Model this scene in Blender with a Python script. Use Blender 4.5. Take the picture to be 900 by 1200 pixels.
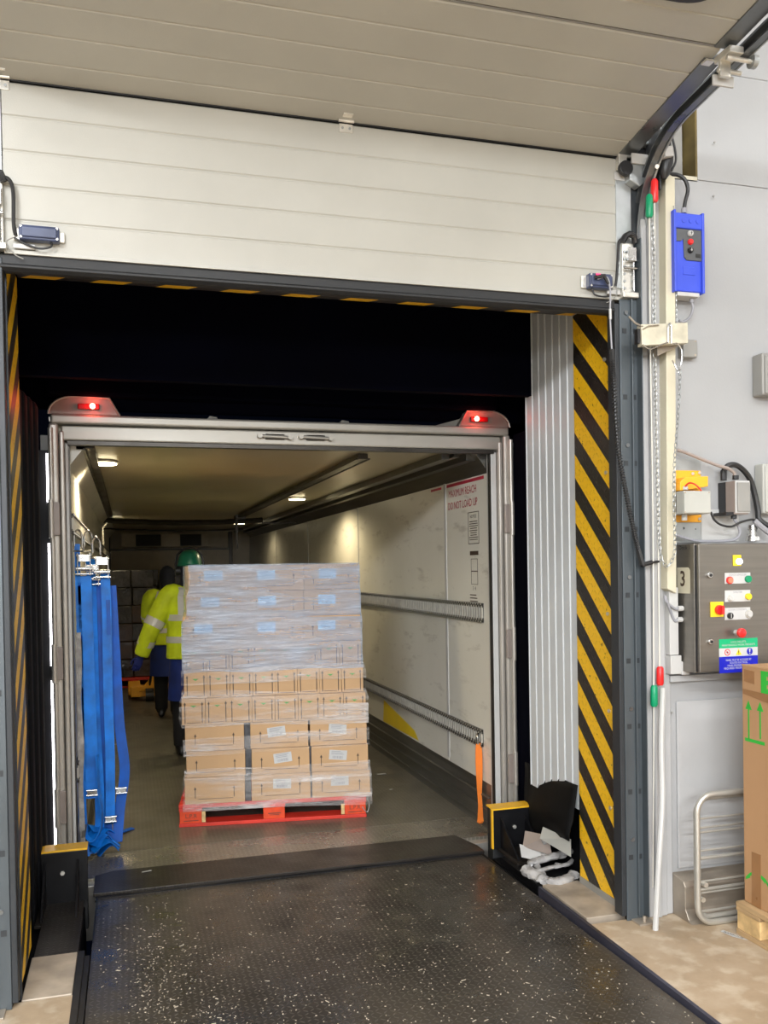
import bpy, bmesh, math, random
from mathutils import Vector, Matrix, noise
random.seed(7)
sc = bpy.context.scene
for o in list(bpy.data.objects): bpy.data.objects.remove(o, do_unlink=True)
COL = sc.collection
PI = math.pi

# ------------------------------------------------------------------ camera
FPX, YAW, PITCH, ROLL = 1038.642, 0.282031, -0.0136871, -0.0165639
CAM = Vector((-0.333518, -3.469299, 1.585187)); PY = 678.02
_F = Vector((math.sin(YAW)*math.cos(PITCH), math.cos(YAW)*math.cos(PITCH), math.sin(PITCH)))
_R = Vector((math.cos(YAW), -math.sin(YAW), 0)); _U = _R.cross(_F)
CR = _R*math.cos(ROLL)+_U*math.sin(ROLL); CU = -_R*math.sin(ROLL)+_U*math.cos(ROLL)
cd = bpy.data.cameras.new('camera'); cam = bpy.data.objects.new('camera', cd); COL.objects.link(cam)
cam.matrix_world = Matrix.Translation(CAM) @ Matrix((CR, CU, -_F)).transposed().to_4x4()
cd.sensor_fit = 'AUTO'; cd.sensor_width = 36; cd.lens = FPX/1200*36; cd.shift_y = (PY-600)/1200
cd.clip_start = .05; cd.clip_end = 200
sc.camera = cam
def P(px, py, ax, v):
    'measured pixel -> point on the plane where that surface really stands'
    d = _F + CR*((px-450)/FPX) + CU*((PY-py)/FPX)
    i = 'xyz'.index(ax); t = (v-CAM[i])/d[i]
    return CAM + d*t

# ------------------------------------------------------------------ world, lights, exposure
w = bpy.data.worlds.new('night'); sc.world = w; w.use_nodes = True
w.node_tree.nodes['Background'].inputs[0].default_value = (.004, .006, .014, 1)
w.node_tree.nodes['Background'].inputs[1].default_value = .25
sc.view_settings.view_transform = 'Standard'; sc.view_settings.look = 'None'
sc.view_settings.exposure = 0.0; sc.view_settings.gamma = 1; sc.view_settings.use_curve_mapping = False
def area(name, loc, size, power, col, rot=(0,0,0), sy=None):
    l = bpy.data.lights.new(name, 'AREA'); l.energy = power; l.color = col
    l.shape = 'RECTANGLE'; l.size = size; l.size_y = sy or size
    o = bpy.data.objects.new(name, l); COL.objects.link(o); o.location = loc; o.rotation_euler = rot
    return o
LC = (.97, 1, 1.04)
area('hall_light', (0.2, -3.4, 5.4), 2.2, 75, LC, sy=.5)
area('hall_light', (3.4, -4.6, 5.4), 2.2, 120, LC, sy=.5)
area('hall_light', (-2.8, -4.6, 5.4), 2.2, 150, LC, sy=.5)
area('hall_light', (0.2, -6.5, 5.4), 3.0, 330, LC, sy=.5)
area('hall_light', (0.3, -11.8, 4.7), 4.0, 345, LC, rot=(math.radians(68), 0, 0), sy=.6)
area('hall_light', (-4.3, -8.8, 4.5), 3.0, 560, LC, rot=(math.radians(65), 0, math.radians(-38)), sy=.6)
area('fill_light', (-1.9, -8.5, 2.3), 1.2, 150, LC, rot=(math.radians(92), 0, math.radians(-12)), sy=.6)  # low fill added to brighten the door underside and the trailer

# ------------------------------------------------------------------ material helpers
class N:
    def __init__(s, name):
        s.m = bpy.data.materials.new(name); s.m.use_nodes = True
        s.t = s.m.node_tree; s.b = s.t.nodes['Principled BSDF']; s.out = s.t.nodes['Material Output']
        s._tc = None
    def new(s, k, **kw):
        n = s.t.nodes.new(k)
        for a, v in kw.items(): setattr(n, a, v)
        return n
    def link(s, a, b): s.t.links.new(a, b)
    @property
    def tc(s):
        if not s._tc: s._tc = s.new('ShaderNodeTexCoord').outputs['Object']
        return s._tc
    def noise(s, scale=5, detail=3, vec=None, stretch=None, rough=.5):
        n = s.new('ShaderNodeTexNoise'); n.inputs['Scale'].default_value = scale
        n.inputs['Detail'].default_value = detail; n.inputs['Roughness'].default_value = rough
        v = vec or s.tc
        if stretch:
            mp = s.new('ShaderNodeMapping'); mp.inputs['Scale'].default_value = stretch; s.link(v, mp.inputs[0]); v = mp.outputs[0]
        s.link(v, n.inputs['Vector']); return n.outputs['Fac']
    def ramp(s, fac, stops):
        r = s.new('ShaderNodeValToRGB'); e = r.color_ramp.elements
        while len(e) < len(stops): e.new(.5)
        for q, (p, c) in zip(e, stops):
            q.position = p; q.color = (c if isinstance(c, tuple) else (c, c, c)) + (1,)
        s.link(fac, r.inputs[0]); return r.outputs[0]
    def math(s, op, a, b=0.0, c=None):
        n = s.new('ShaderNodeMath', operation=op)
        for i, v in enumerate((a, b) if c is None else (a, b, c)):
            if isinstance(v, (int, float)): n.inputs[i].default_value = v
            else: s.link(v, n.inputs[i])
        return n.outputs[0]
    def mix(s, fac, a, b):
        n = s.new('ShaderNodeMix', data_type='RGBA')
        if isinstance(fac, (int, float)): n.inputs[0].default_value = fac
        else: s.link(fac, n.inputs[0])
        for i, v in ((6, a), (7, b)):
            if isinstance(v, tuple): n.inputs[i].default_value = v + (1,)
            else: s.link(v, n.inputs[i])
        return n.outputs[2]
    def col(s, v):
        if isinstance(v, tuple): s.b.inputs['Base Color'].default_value = v + (1,)
        else: s.link(v, s.b.inputs['Base Color'])
    def rough(s, v):
        if isinstance(v, (int, float)): s.b.inputs['Roughness'].default_value = v
        else: s.link(v, s.b.inputs['Roughness'])
    def metal(s, v): s.b.inputs['Metallic'].default_value = v
    def bump(s, h, strength=.3, dist=.002):
        n = s.new('ShaderNodeBump'); n.inputs['Strength'].default_value = strength; n.inputs['Distance'].default_value = dist
        s.link(h, n.inputs['Height']); s.link(n.outputs[0], s.b.inputs['Normal'])
    def xyz(s):
        n = s.new('ShaderNodeSeparateXYZ'); s.link(s.tc, n.inputs[0]); return n.outputs
def mat(name, c, rough=.5, metal=0, var=.12, scale=6, bump=0, bscale=60, stretch=None, emit=0, dist=.002, spec=.5):
    'plain procedural material: colour varied by noise, roughness varied, fine bump'
    n = N(name); f = n.noise(scale, 4, stretch=stretch)
    lo = tuple(x*(1-var) for x in c); hi = tuple(min(1, x*(1+var)) for x in c)
    n.col(n.ramp(f, [(.3, lo), (.7, hi)])); n.metal(metal)
    n.rough(n.ramp(f, [(.3, max(0, rough-.06)), (.7, min(1, rough+.06))]))
    n.b.inputs['Specular IOR Level'].default_value = spec
    if bump: n.bump(n.noise(bscale, 3, stretch=stretch), bump, dist)
    if emit: n.b.inputs['Emission Color'].default_value = c+(1,); n.b.inputs['Emission Strength'].default_value = emit
    return n.m

M = {}
def white_panel():
    n = N('door_skin'); f = n.noise(2.2, 4)
    c = n.ramp(f, [(.3, (.41, .40, .355)), (.7, (.455, .445, .395))])
    sm = n.ramp(n.noise(9, 5, stretch=(.35, 1, 2.2)), [(.62, 0.0), (.75, 1.0)])
    c = n.mix(n.math('MULTIPLY', sm, .22), c, (.42, .39, .33)); n.col(c)
    n.rough(.42)
    n.bump(n.math('ADD', n.noise(260, 2), n.math('MULTIPLY', n.noise(3, 2, stretch=(.4, 1, 1.6)), 6)), .35, .0012); return n.m
M['door'] = white_panel()
M['hall'] = mat('hall_wall_paint', (.80, .80, .79), .5)
M['wall'] = mat('wall_paint', (.345, .348, .348), .42, var=.05, scale=1.6, bump=.15, bscale=90)
M['wall_low'] = mat('wall_lower_paint', (.40, .40, .397), .45, var=.08, scale=3, bump=.1)
M['corr'] = mat('cladding_white', (.56, .585, .59), .4, var=.05, scale=3)
def concrete():
    n = N('concrete_floor'); f = n.noise(2.5, 7, rough=.65)
    c = n.ramp(f, [(.3, (.29, .215, .135)), (.5, (.385, .29, .19)), (.7, (.46, .37, .265))])
    g = n.ramp(n.noise(11, 6), [(.5, 0.), (.68, 1.)]); c = n.mix(n.math('MULTIPLY', g, .5), c, (.60, .52, .40))
    n.col(c); n.rough(n.ramp(f, [(.3, .42), (.7, .68)])); n.bump(n.noise(70, 6), .35, .002); return n.m
M['concrete'] = concrete()
def plate(name, base, worn, r0, r1, pitch=.034, strength=.9, dist=.0016, flip=(0, 1), metal=.35, dirt=None, stripe=None, tread=.30):
    'lozenge tread plate'
    n = N(name); o = n.xyz(); u = n.math('DIVIDE', o[flip[0]], pitch); v = n.math('DIVIDE', o[flip[1]], pitch)
    iu = n.math('FLOOR', u); iv = n.math('FLOOR', v)
    par = n.math('MODULO', n.math('ABSOLUTE', n.math('ADD', iu, iv)), 2.0)
    sgn = n.math('SUBTRACT', n.math('MULTIPLY', n.math('ROUND', par), 2.0), 1.0)
    fu = n.math('SUBTRACT', n.math('SUBTRACT', u, iu), .5); fv = n.math('SUBTRACT', n.math('SUBTRACT', v, iv), .5)
    a = n.math('ADD', fu, n.math('MULTIPLY', fv, sgn)); b = n.math('SUBTRACT', n.math('MULTIPLY', fu, sgn), fv)
    # a along, b across (both scaled by sqrt2)
    d = n.math('ADD', n.math('POWER', n.math('DIVIDE', a, .60), 2.0), n.math('POWER', n.math('DIVIDE', b, .17), 2.0))
    h = n.math('SUBTRACT', 1.0, n.math('MINIMUM', d, 1.0)); h = n.math('MINIMUM', n.math('MULTIPLY', h, 2.2), 1.0)
    f = n.noise(3, 6, rough=.65)
    c = n.ramp(f, [(.3, base), (.7, worn)])
    if dirt: c = n.mix(n.math('MULTIPLY', n.ramp(n.noise(1.3, 5, stretch=(1, .3, 1)), [(.45, 0.), (.7, 1.)]), .75), c, dirt)
    if stripe:
        y, z = o[1], o[2]; k, per, off, ca, cb, duty = stripe
        s_ = n.math('FRACT', n.math('DIVIDE', n.math('ADD', n.math('SUBTRACT', z, n.math('MULTIPLY', y, k)), off), per))
        m_ = n.math('LESS_THAN', s_, duty)
        cc = n.mix(m_, cb, ca)
        chip = n.ramp(n.noise(38, 5), [(.66, 0.), (.70, 1.)])
        c = n.mix(n.math('MULTIPLY', chip, .8), cc, (.05, .03, .015))
        c = n.mix(n.math('MULTIPLY', n.math('MULTIPLY', h, n.math('SUBTRACT', 1.0, h)), 1.3), c, (.07, .045, .02))
    else:
        c = n.mix(n.math('MULTIPLY', h, tread), c, tuple(min(1, x*2.2+.035) for x in worn))
    n.col(c); n.metal(metal)
    n.rough(n.ramp(n.noise(5, 5), [(.3, r0), (.7, r1)]))
    n.bump(n.math('ADD', h, n.math('MULTIPLY', n.noise(150, 3), .12)), strength, dist)
    return n.m
M['ramp'] = plate('ramp_tread_plate', (.012, .011, .009), (.034, .029, .023), .15, .50, pitch=.025, dirt=(.13, .108, .082), metal=.35, tread=.85, strength=1., dist=.0022)
M['lip'] = plate('lip_tread_plate', (.014, .011, .009), (.03, .025, .02), .3, .5, metal=.3, pitch=.025)
M['tfloor'] = plate('trailer_floor_plate', (.12, .11, .085), (.18, .165, .13), .28, .45, pitch=.026, dist=.001, metal=.35)
M['thresh'] = plate('threshold_plate', (.21, .195, .16), (.30, .275, .23), .2, .38, pitch=.026, dist=.0012, metal=.6)
YEL = (.86, .50, .012); BLK = (.018, .016, .014)
KS = 0.95
M['haz_r'] = plate('hazard_plate_right', YEL, YEL, .35, .5, pitch=.034, flip=(1, 2), metal=0, stripe=(KS, .2227, .158, YEL, BLK, .52), dist=.0034, strength=1.0)
M['haz_l'] = plate('hazard_plate_left', YEL, YEL, .35, .5, pitch=.034, flip=(1, 2), metal=0, stripe=(KS, .2227, .1, YEL, BLK, .50), dist=.0016)
def hazx():
    n = N('hazard_header'); o = n.xyz()
    s_ = n.math('FRACT', n.math('DIVIDE', n.math('ADD', o[0], n.math('MULTIPLY', o[1], 1.0)), .27))
    c = n.mix(n.math('LESS_THAN', s_, .5), BLK, YEL); n.col(c); n.rough(.45); n.bump(n.noise(80, 2), .3); return n.m
M['haz_h'] = hazx()
M['steel'] = mat('galvanised_steel', (.42, .44, .44), .42, .75, .12, 12, .1, 30)
M['zinc'] = mat('zinc_bright', (.72, .70, .64), .35, .7, .15, 25)
M['post'] = mat('post_blue_grey', (.082, .097, .107), .42, .35, .12, 5, .15, 40, stretch=(3, 3, .4))
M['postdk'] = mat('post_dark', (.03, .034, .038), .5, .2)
M['track'] = mat('track_steel', (.20, .21, .215), .32, .8, .15, 8)
M['stain'] = mat('stainless', (.24, .225, .20), .36, .85, .08, 7, .12, 120, stretch=(.3, .3, 8))
M['stainfr'] = mat('stainless_tube', (.58, .56, .50), .36, .65, .05)
M['kerb'] = mat('kerb_steel', (.36, .31, .25), .42, .55, .25, 6, .15, 30)
M['black'] = mat('black_plastic', (.015, .015, .016), .4, 0, .2)
M['rubber'] = mat('black_rubber', (.012, .0125, .013), .6, 0, .35, 9, .2, 60, stretch=(.3, 1, 1))
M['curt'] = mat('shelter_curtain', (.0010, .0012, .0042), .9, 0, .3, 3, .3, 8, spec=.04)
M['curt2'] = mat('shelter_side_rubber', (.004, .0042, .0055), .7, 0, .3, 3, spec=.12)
M['flap'] = mat('black_flap', (.003, .003, .003), .7, 0, .3, 3, .4, 6, spec=.15)
M['bumper'] = mat('bumper_black_steel', (.005, .005, .006), .42, 0, .3, 12, spec=.3)
M['yellow'] = mat('yellow_paint', (.85, .47, .02), .4, 0, .1, 20)
M['frame'] = mat('trailer_frame_steel', (.50, .47, .42), .34, .5, .05, 4, .03, 25, stretch=(2, 2, .6))
M['frameh'] = mat('trailer_header_steel', (.38, .36, .315), .42, .5, .12, 4, .2, 14, stretch=(.5, 2, 2))
def grp():
    n = N('trailer_wall_white'); f = n.noise(1.5, 4)
    c = n.ramp(f, [(.3, (.66, .645, .57)), (.7, (.74, .725, .65))])
    sc_ = n.ramp(n.noise(5, 7, stretch=(1, .5, 1.8), rough=.7), [(.56, 0.), (.68, 1.)])
    c = n.mix(n.math('MULTIPLY', sc_, .4), c, (.22, .19, .14)); n.col(c); n.rough(.33); n.bump(n.noise(9, 2), .2, .003); return n.m
M['grp'] = grp()
M['grpceil'] = mat('trailer_ceiling', (.48, .43, .29), .34, 0, .1, 1.2, .1, 5)
M['kick'] = mat('kick_strip_alu', (.15, .148, .135), .35, .7, .3, 8, .2, 30, stretch=(1, .2, 4))
M['raildk'] = mat('ceiling_rail_dark', (.05, .045, .038), .35, .6, .2)
M['alu'] = mat('alu_rail', (.52, .50, .44), .35, .25, .15, 20)
M['slot'] = mat('rail_slot_dark', (.02, .02, .018), .6)
M['lens'] = mat('red_lens_lit', (1., .03, .02), .3, emit=5)
M['lensd'] = mat('red_lens_dim', (.25, .004, .006), .25, emit=.25)
M['bulb'] = mat('red_bulb', (1., .22, .12), .3, emit=60)
M['lamp'] = mat('ceiling_lamp_glow', (1., .86, .55), .3, emit=14)
M['housing'] = mat('marker_housing', (.30, .25, .22), .4, .1)
M['card'] = mat('cardboard', (.52, .325, .165), .7, 0, .07, 4, .15, 60)
M['cardk'] = mat('cardboard_brown', (.44, .25, .12), .65, 0, .06, 3, .15, 60)
M['tape'] = mat('brown_tape', (.30, .15, .06), .3, 0, .1)
M['ink'] = mat('print_dark', (.07, .045, .03), .6, 0, .1)
M['inkg'] = mat('print_green', (.06, .30, .04), .6, 0, .1)
M['green'] = mat('carton_green_print', (.03, .42, .04), .55, 0, .05)
M['blue'] = mat('sign_blue', (.008, .014, .40), .4, 0, .05)
M['signg'] = mat('sign_green', (.0, .38, .15), .4, 0, .05)
M['paper'] = mat('white_paper', (.52, .52, .505), .5, 0, .04)
M['paper2'] = mat('label_bluewhite', (.42, .68, 1.0), .4, 0, .04)
M['label_ink'] = mat('label_ink', (.25, .25, .28), .5, 0, .05)
M['gapblk'] = mat('gap_black', (.05, .05, .055), .5, 0, .5, 30)  # near-black for the strips added in the carton gaps
M['redpal'] = mat('pallet_red', (.62, .035, .018), .5, 0, .2, 12, .3, 40, stretch=(.3, 2, 2))
M['redblk'] = mat('pallet_block_orange', (.70, .06, .01), .55, 0, .15, 20, .2)
M['wood'] = mat('pallet_wood', (.42, .28, .14), .7, 0, .3, 10, .3, 40, stretch=(2, .4, 3))
M['woody'] = mat('block_wood', (.62, .42, .19), .7, 0, .3, 20, .3, 60)
M['web'] = mat('blue_webbing', (.0, .19, .76), .5, 0, .42, 7, .4, 220)
M['web2'] = mat('blue_webbing_dark', (.0, .10, .50), .55, 0, .25, 9, .4, 220)
M['orange'] = mat('orange_webbing', (.85, .22, .03), .5, 0, .12, 9, .4, 220)
M['chrome'] = mat('chrome', (.50, .50, .49), .24, 1., .1, 30)
M['hivis'] = mat('hivis_yellow', (.62, .78, .015), .7, 0, .15, 9, .5, 14, dist=.008)
M['reflect'] = mat('reflective_tape', (.62, .64, .64), .4, .1, .06)
M['coat'] = mat('blue_coat', (.004, .02, .16), .7, 0, .3, 7, .4, 14, dist=.008)
M['dark'] = mat('dark_trousers', (.008, .008, .01), .8, 0, .3, 7, .3, 20)
M['boot'] = mat('boot_black', (.012, .012, .012), .4, 0, .2)
M['glove'] = mat('blue_glove', (.01, .02, .16), .6, 0, .2)
M['helmet'] = mat('green_helmet', (.01, .16, .085), .35, 0, .05)
M['hood'] = mat('navy_hood', (.005, .008, .022), .8, 0, .2)
M['skin'] = mat('skin', (.50, .30, .21), .5, 0, .05)
M['cream'] = mat('cream_trunking', (.56, .52, .39), .45, 0, .06, 3, .05)
M['creambox'] = mat('cream_bracket', (.56, .52, .40), .4, .1, .2, 16, .1)
M['whitepl'] = mat('white_plastic', (.50, .495, .475), .4, 0, .05)
M['greybox'] = mat('grey_enclosure', (.26, .255, .235), .4, 0, .05)
M['lgrey'] = mat('light_grey_box', (.42, .42, .38), .4, 0, .05)
M['opblue'] = mat('operator_blue', (.045, .085, .62), .35, 0, .06, 4)
M['opgrey'] = mat('operator_grey', (.085, .09, .095), .4, 0, .05)
M['navybox'] = mat('sensor_box_blue', (.05, .065, .13), .35, 0, .15, 12)
M['red'] = mat('red_plastic', (.70, .02, .02), .35, 0, .05)
M['redlit'] = mat('red_button_lit', (.95, .12, .07), .3, 0, .05, emit=1.2)
M['redled'] = mat('red_led_glow', (1., .02, .10), .3, emit=2.5)
M['greenpl'] = mat('green_plastic', (.0, .26, .11), .4, 0, .05)
M['yelpl'] = mat('yellow_plastic', (.85, .62, .02), .4, 0, .05)
M['amber'] = mat('amber_bracket', (.88, .40, .02), .4, 0, .06, 20)
M['whitelit'] = mat('white_indicator_lit', (1., 1., .97), .3, emit=2.5)
M['cable'] = mat('cable_black', (.02, .02, .02), .45)
M['cableg'] = mat('cable_grey', (.28, .28, .30), .45)
M['cablew'] = mat('cord_white', (.66, .64, .56), .5)
M['plastic'] = mat('crumpled_film', (.34, .33, .32), .26, 0, .35, 14, .8, 18, dist=.012)
M['chips'] = mat('wood_chips', (.50, .44, .34), .7, 0, .45, 60)
M['strip'] = mat('gap_glow_white', (1., .97, 1.), .3, emit=9)  # glow of the strip added for outdoor light beside the trailer
M['bluein'] = mat('edge_angle_bluish', (.06, .06, .085), .4, .4, .3, 5)
M['slab'] = mat('kerb_plate', (.40, .335, .26), .5, .2, .3, 7, .25, 30)
M['ochre'] = mat('foam_edge', (.13, .095, .03), .8, 0, .4, 8, .5, 30)
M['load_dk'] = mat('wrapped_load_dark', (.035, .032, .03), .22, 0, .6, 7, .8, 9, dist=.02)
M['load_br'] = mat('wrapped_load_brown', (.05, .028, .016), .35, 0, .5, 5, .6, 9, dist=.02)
M['evap'] = mat('evaporator_panel', (.52, .45, .32), .4, 0, .1)
def film(name, base, lo, hi, tint, rough=.16):
    n = N(name); t = n.t
    s = n.math('ADD', n.math('MULTIPLY', n.noise(1.6, 3, stretch=(.9, .9, 3.0)), .5), n.math('MULTIPLY', n.noise(3.0, 8, stretch=(.8, .8, 7.0), rough=.7), .5))
    fac = n.ramp(s, [(.42, lo), (.53, lo+(hi-lo)*.3), (.64, hi)])
    g = n.b; g.inputs['Base Color'].default_value = tint+(1,); g.inputs['Roughness'].default_value = rough
    g.inputs['Specular IOR Level'].default_value = .9
    n.bump(n.noise(9, 5, stretch=(.6, .6, 6)), .9, .012)
    tr = n.new('ShaderNodeBsdfTransparent'); mx = n.new('ShaderNodeMixShader')
    n.link(fac, mx.inputs[0]); n.link(tr.outputs[0], mx.inputs[1]); n.link(g.outputs[0], mx.inputs[2]); n.link(mx.outputs[0], n.out.inputs[0])
    return n.m
M['film_hi'] = film('stretch_film_dense', 0, .36, .88, (.40, .49, .62))
M['film_lo'] = film('stretch_film_thin', 0, .04, .68, (.80, .77, .74))  # pale opaque streaks paint glare into the thin film

# ------------------------------------------------------------------ mesh builder
class MB:
    def __init__(s): s.v = []; s.f = []; s.m = []
    def add(s, vs, fs, m=0):
        k = len(s.v); s.v += [Vector(q) for q in vs]; s.f += [tuple(i+k for i in f) for f in fs]; s.m += [m]*len(fs); return s
    def box(s, x0, x1, y0, y1, z0, z1, m=0):
        if x0 > x1: x0, x1 = x1, x0
        if y0 > y1: y0, y1 = y1, y0
        if z0 > z1: z0, z1 = z1, z0
        return s.add([(x0,y0,z0),(x1,y0,z0),(x1,y1,z0),(x0,y1,z0),(x0,y0,z1),(x1,y0,z1),(x1,y1,z1),(x0,y1,z1)],
              [(0,3,2,1),(4,5,6,7),(0,1,5,4),(1,2,6,5),(2,3,7,6),(3,0,4,7)], m)
    def obox(s, o, ux, uy, uz, m=0):
        'box from corner o and three edge vectors'
        o, ux, uy, uz = map(Vector, (o, ux, uy, uz))
        vs = [o, o+ux, o+ux+uy, o+uy, o+uz, o+ux+uz, o+ux+uy+uz, o+uy+uz]
        return s.add(vs, [(0,3,2,1),(4,5,6,7),(0,1,5,4),(1,2,6,5),(2,3,7,6),(3,0,4,7)], m)
    def quad(s, a, b, c, d, m=0): return s.add([a, b, c, d], [(0,1,2,3)], m)
    def prism(s, poly, d, m=0):
        'planar polygon (3-d points) pushed along vector d'
        n = len(poly); d = Vector(d); vs = [Vector(q) for q in poly]; vs += [q+d for q in vs]
        fs = [tuple(range(n-1, -1, -1)), tuple(range(n, 2*n))]+[(i, (i+1) % n, (i+1) % n+n, i+n) for i in range(n)]
        return s.add(vs, fs, m)
    def tube(s, pts, r, seg=8, m=0, cap=True, closed=False):
        pts = [Vector(p) for p in pts]; n = len(pts); rs = r if isinstance(r, (list, tuple)) else [r]*n
        vs = []; up = None
        for i, p in enumerate(pts):
            if closed: t = pts[(i+1) % n]-pts[i-1]
            else: t = pts[min(i+1, n-1)]-pts[max(i-1, 0)]
            t = t.normalized() if t.length > 1e-9 else Vector((0,0,1))
            if up is None: up = Vector((0,0,1)) if abs(t.z) < .9 else Vector((1,0,0))
            a = t.cross(up)
            if a.length < 1e-4: a = t.orthogonal()
            a.normalize(); b = t.cross(a).normalized(); up = -b if (-b).dot(up) > 0 else b
            for k in range(seg):
                g = 2*PI*k/seg; vs.append(p+a*math.cos(g)*rs[i]+b*math.sin(g)*rs[i])
        fs = []
        for i in range(n if closed else n-1):
            j = (i+1) % n
            for k in range(seg):
                l = (k+1) % seg; fs.append((i*seg+k, i*seg+l, j*seg+l, j*seg+k))
        if cap and not closed: fs += [tuple(range(seg-1, -1, -1)), tuple((n-1)*seg+k for k in range(seg))]
        return s.add(vs, fs, m)
    def cyl(s, a, b, r, seg=16, m=0, r2=None): return s.tube([a, b], [r, r if r2 is None else r2], seg, m)
    def loft(s, rings, m=0, cap=True):
        n = len(rings[0]); vs = [q for r in rings for q in r]; fs = []
        for i in range(len(rings)-1):
            for k in range(n):
                l = (k+1) % n; fs.append((i*n+k, i*n+l, (i+1)*n+l, (i+1)*n+k))
        if cap: fs += [tuple(range(n-1, -1, -1)), tuple((len(rings)-1)*n+k for k in range(n))]
        return s.add(vs, fs, m)
    def ribbon(s, pts, wid, th=.003, m=0):
        'flat strap along pts; wid = list of width vectors or one vector'
        pts = [Vector(p) for p in pts]; n = len(pts); rings = []
        for i, p in enumerate(pts):
            t = (pts[min(i+1, n-1)]-pts[max(i-1, 0)]).normalized()
            wv = Vector(wid[i] if isinstance(wid, list) else wid)/2
            nn = t.cross(wv).normalized()*th/2
            rings.append([p-wv-nn, p+wv-nn, p+wv+nn, p-wv+nn])
        return s.loft(rings, m)
def wloc(o):
    v = Vector((0,0,0))
    while o: v += Vector(o.location); o = o.parent
    return v
def build(name, mb, mats, parent=None, bevel=0, smooth=False, seg=2, kind=None, label=None, cat=None, group=None):
    if not isinstance(mats, (list, tuple)): mats = [mats]
    off = wloc(parent) if parent else Vector((0,0,0))
    base = Vector((0,0,0))
    if not parent and kind != 'structure':
        xs = [v.x for v in mb.v]; ys = [v.y for v in mb.v]; base = Vector(((min(xs)+max(xs))/2, (min(ys)+max(ys))/2, min(v.z for v in mb.v)))
    me = bpy.data.meshes.new(name)
    me.from_pydata([tuple(v-off-base) for v in mb.v], [], mb.f)
    for q in mats: me.materials.append(M[q] if isinstance(q, str) else q)
    me.polygons.foreach_set('material_index', mb.m)
    bm = bmesh.new(); bm.from_mesh(me); bmesh.ops.recalc_face_normals(bm, faces=bm.faces); bm.to_mesh(me); bm.free()
    if smooth: me.polygons.foreach_set('use_smooth', [True]*len(me.polygons))
    o = bpy.data.objects.new(name, me); COL.objects.link(o); o.parent = parent; o.location = base
    if bevel:
        b = o.modifiers.new('b', 'BEVEL'); b.width = bevel; b.segments = seg; b.limit_method = 'ANGLE'; b.angle_limit = .6
    if smooth:
        try:
            me.set_sharp_from_angle(angle=.7)
        except Exception: pass
    if kind: o['kind'] = kind
    if label: o['label'] = label
    if cat: o['category'] = cat
    if group: o['group'] = group
    return o
def thing(name, label, cat, loc=(0,0,0), group=None):
    o = bpy.data.objects.new(name, None); COL.objects.link(o); o.location = loc; o.empty_display_size = .1
    o['label'] = label; o['category'] = cat
    if group: o['group'] = group
    return o
def struct(name, mb, mats, **k): return build(name, mb, mats, kind='structure', **k)
def text(mb, s, size, org, xd, yd, m=0, align='CENTER', ex=0, font_off=0):
    'lettering as flat mesh laid on its surface'
    cu = bpy.data.curves.new('t', 'FONT'); cu.body = s; cu.size = size; cu.align_x = align; cu.align_y = 'CENTER'; cu.offset = font_off
    cu.resolution_u = 2
    o = bpy.data.objects.new('t', cu); me = bpy.data.meshes.new_from_object(o)
    xd, yd, org = Vector(xd), Vector(yd), Vector(org)
    mb.add([org+xd*v.co.x+yd*v.co.y for v in me.vertices], [tuple(p.vertices) for p in me.polygons], m)
    bpy.data.objects.remove(o); bpy.data.curves.remove(cu); bpy.data.meshes.remove(me)
def disc(mb, c, r, xd, yd, m=0, seg=24, r0=0):
    c, xd, yd = Vector(c), Vector(xd), Vector(yd)
    pts = [c+xd*math.cos(2*PI*k/seg)*r+yd*math.sin(2*PI*k/seg)*r for k in range(seg)]
    if r0:
        q = [c+xd*math.cos(2*PI*k/seg)*r0+yd*math.sin(2*PI*k/seg)*r0 for k in range(seg)]
        mb.add(pts+q, [(k, (k+1) % seg, (k+1) % seg+seg, k+seg) for k in range(seg)], m)
    else: mb.add(pts, [tuple(range(seg))], m)
def spline(pts, n=8):
    pts = [Vector(p) for p in pts]; out = []
    for i in range(len(pts)-1):
        p0 = pts[max(i-1, 0)]; p1 = pts[i]; p2 = pts[i+1]; p3 = pts[min(i+2, len(pts)-1)]
        for k in range(n):
            t = k/n; out.append(.5*((2*p1)+(-p0+p2)*t+(2*p0-5*p1+4*p2-p3)*t*t+(-p0+3*p1-3*p2+p3)*t**3))
    return out+[pts[-1]]
def B(): return MB()
X = Vector((1,0,0)); Y = Vector((0,1,0)); Z = Vector((0,0,1))

# ================================================================== SETTING: hall shell
XR = 1.80; XL = -.75            # opening jambs
fl = B()
fl.box(-8, -.56, -14, .03, -.3, 0).box(1.589, 8, -14, .0, -.3, 0).box(-.56, 1.589, -14, -1.75, -.3, 0)
fl.box(-8, 8, -.001, 0, -1.2, -.3)
struct('floor', fl, 'concrete')
pit = B().box(-.62, 1.66, -1.75, 1.15, -1.3, -1.2)
struct('floor_pit', pit, 'curt2')
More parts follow.
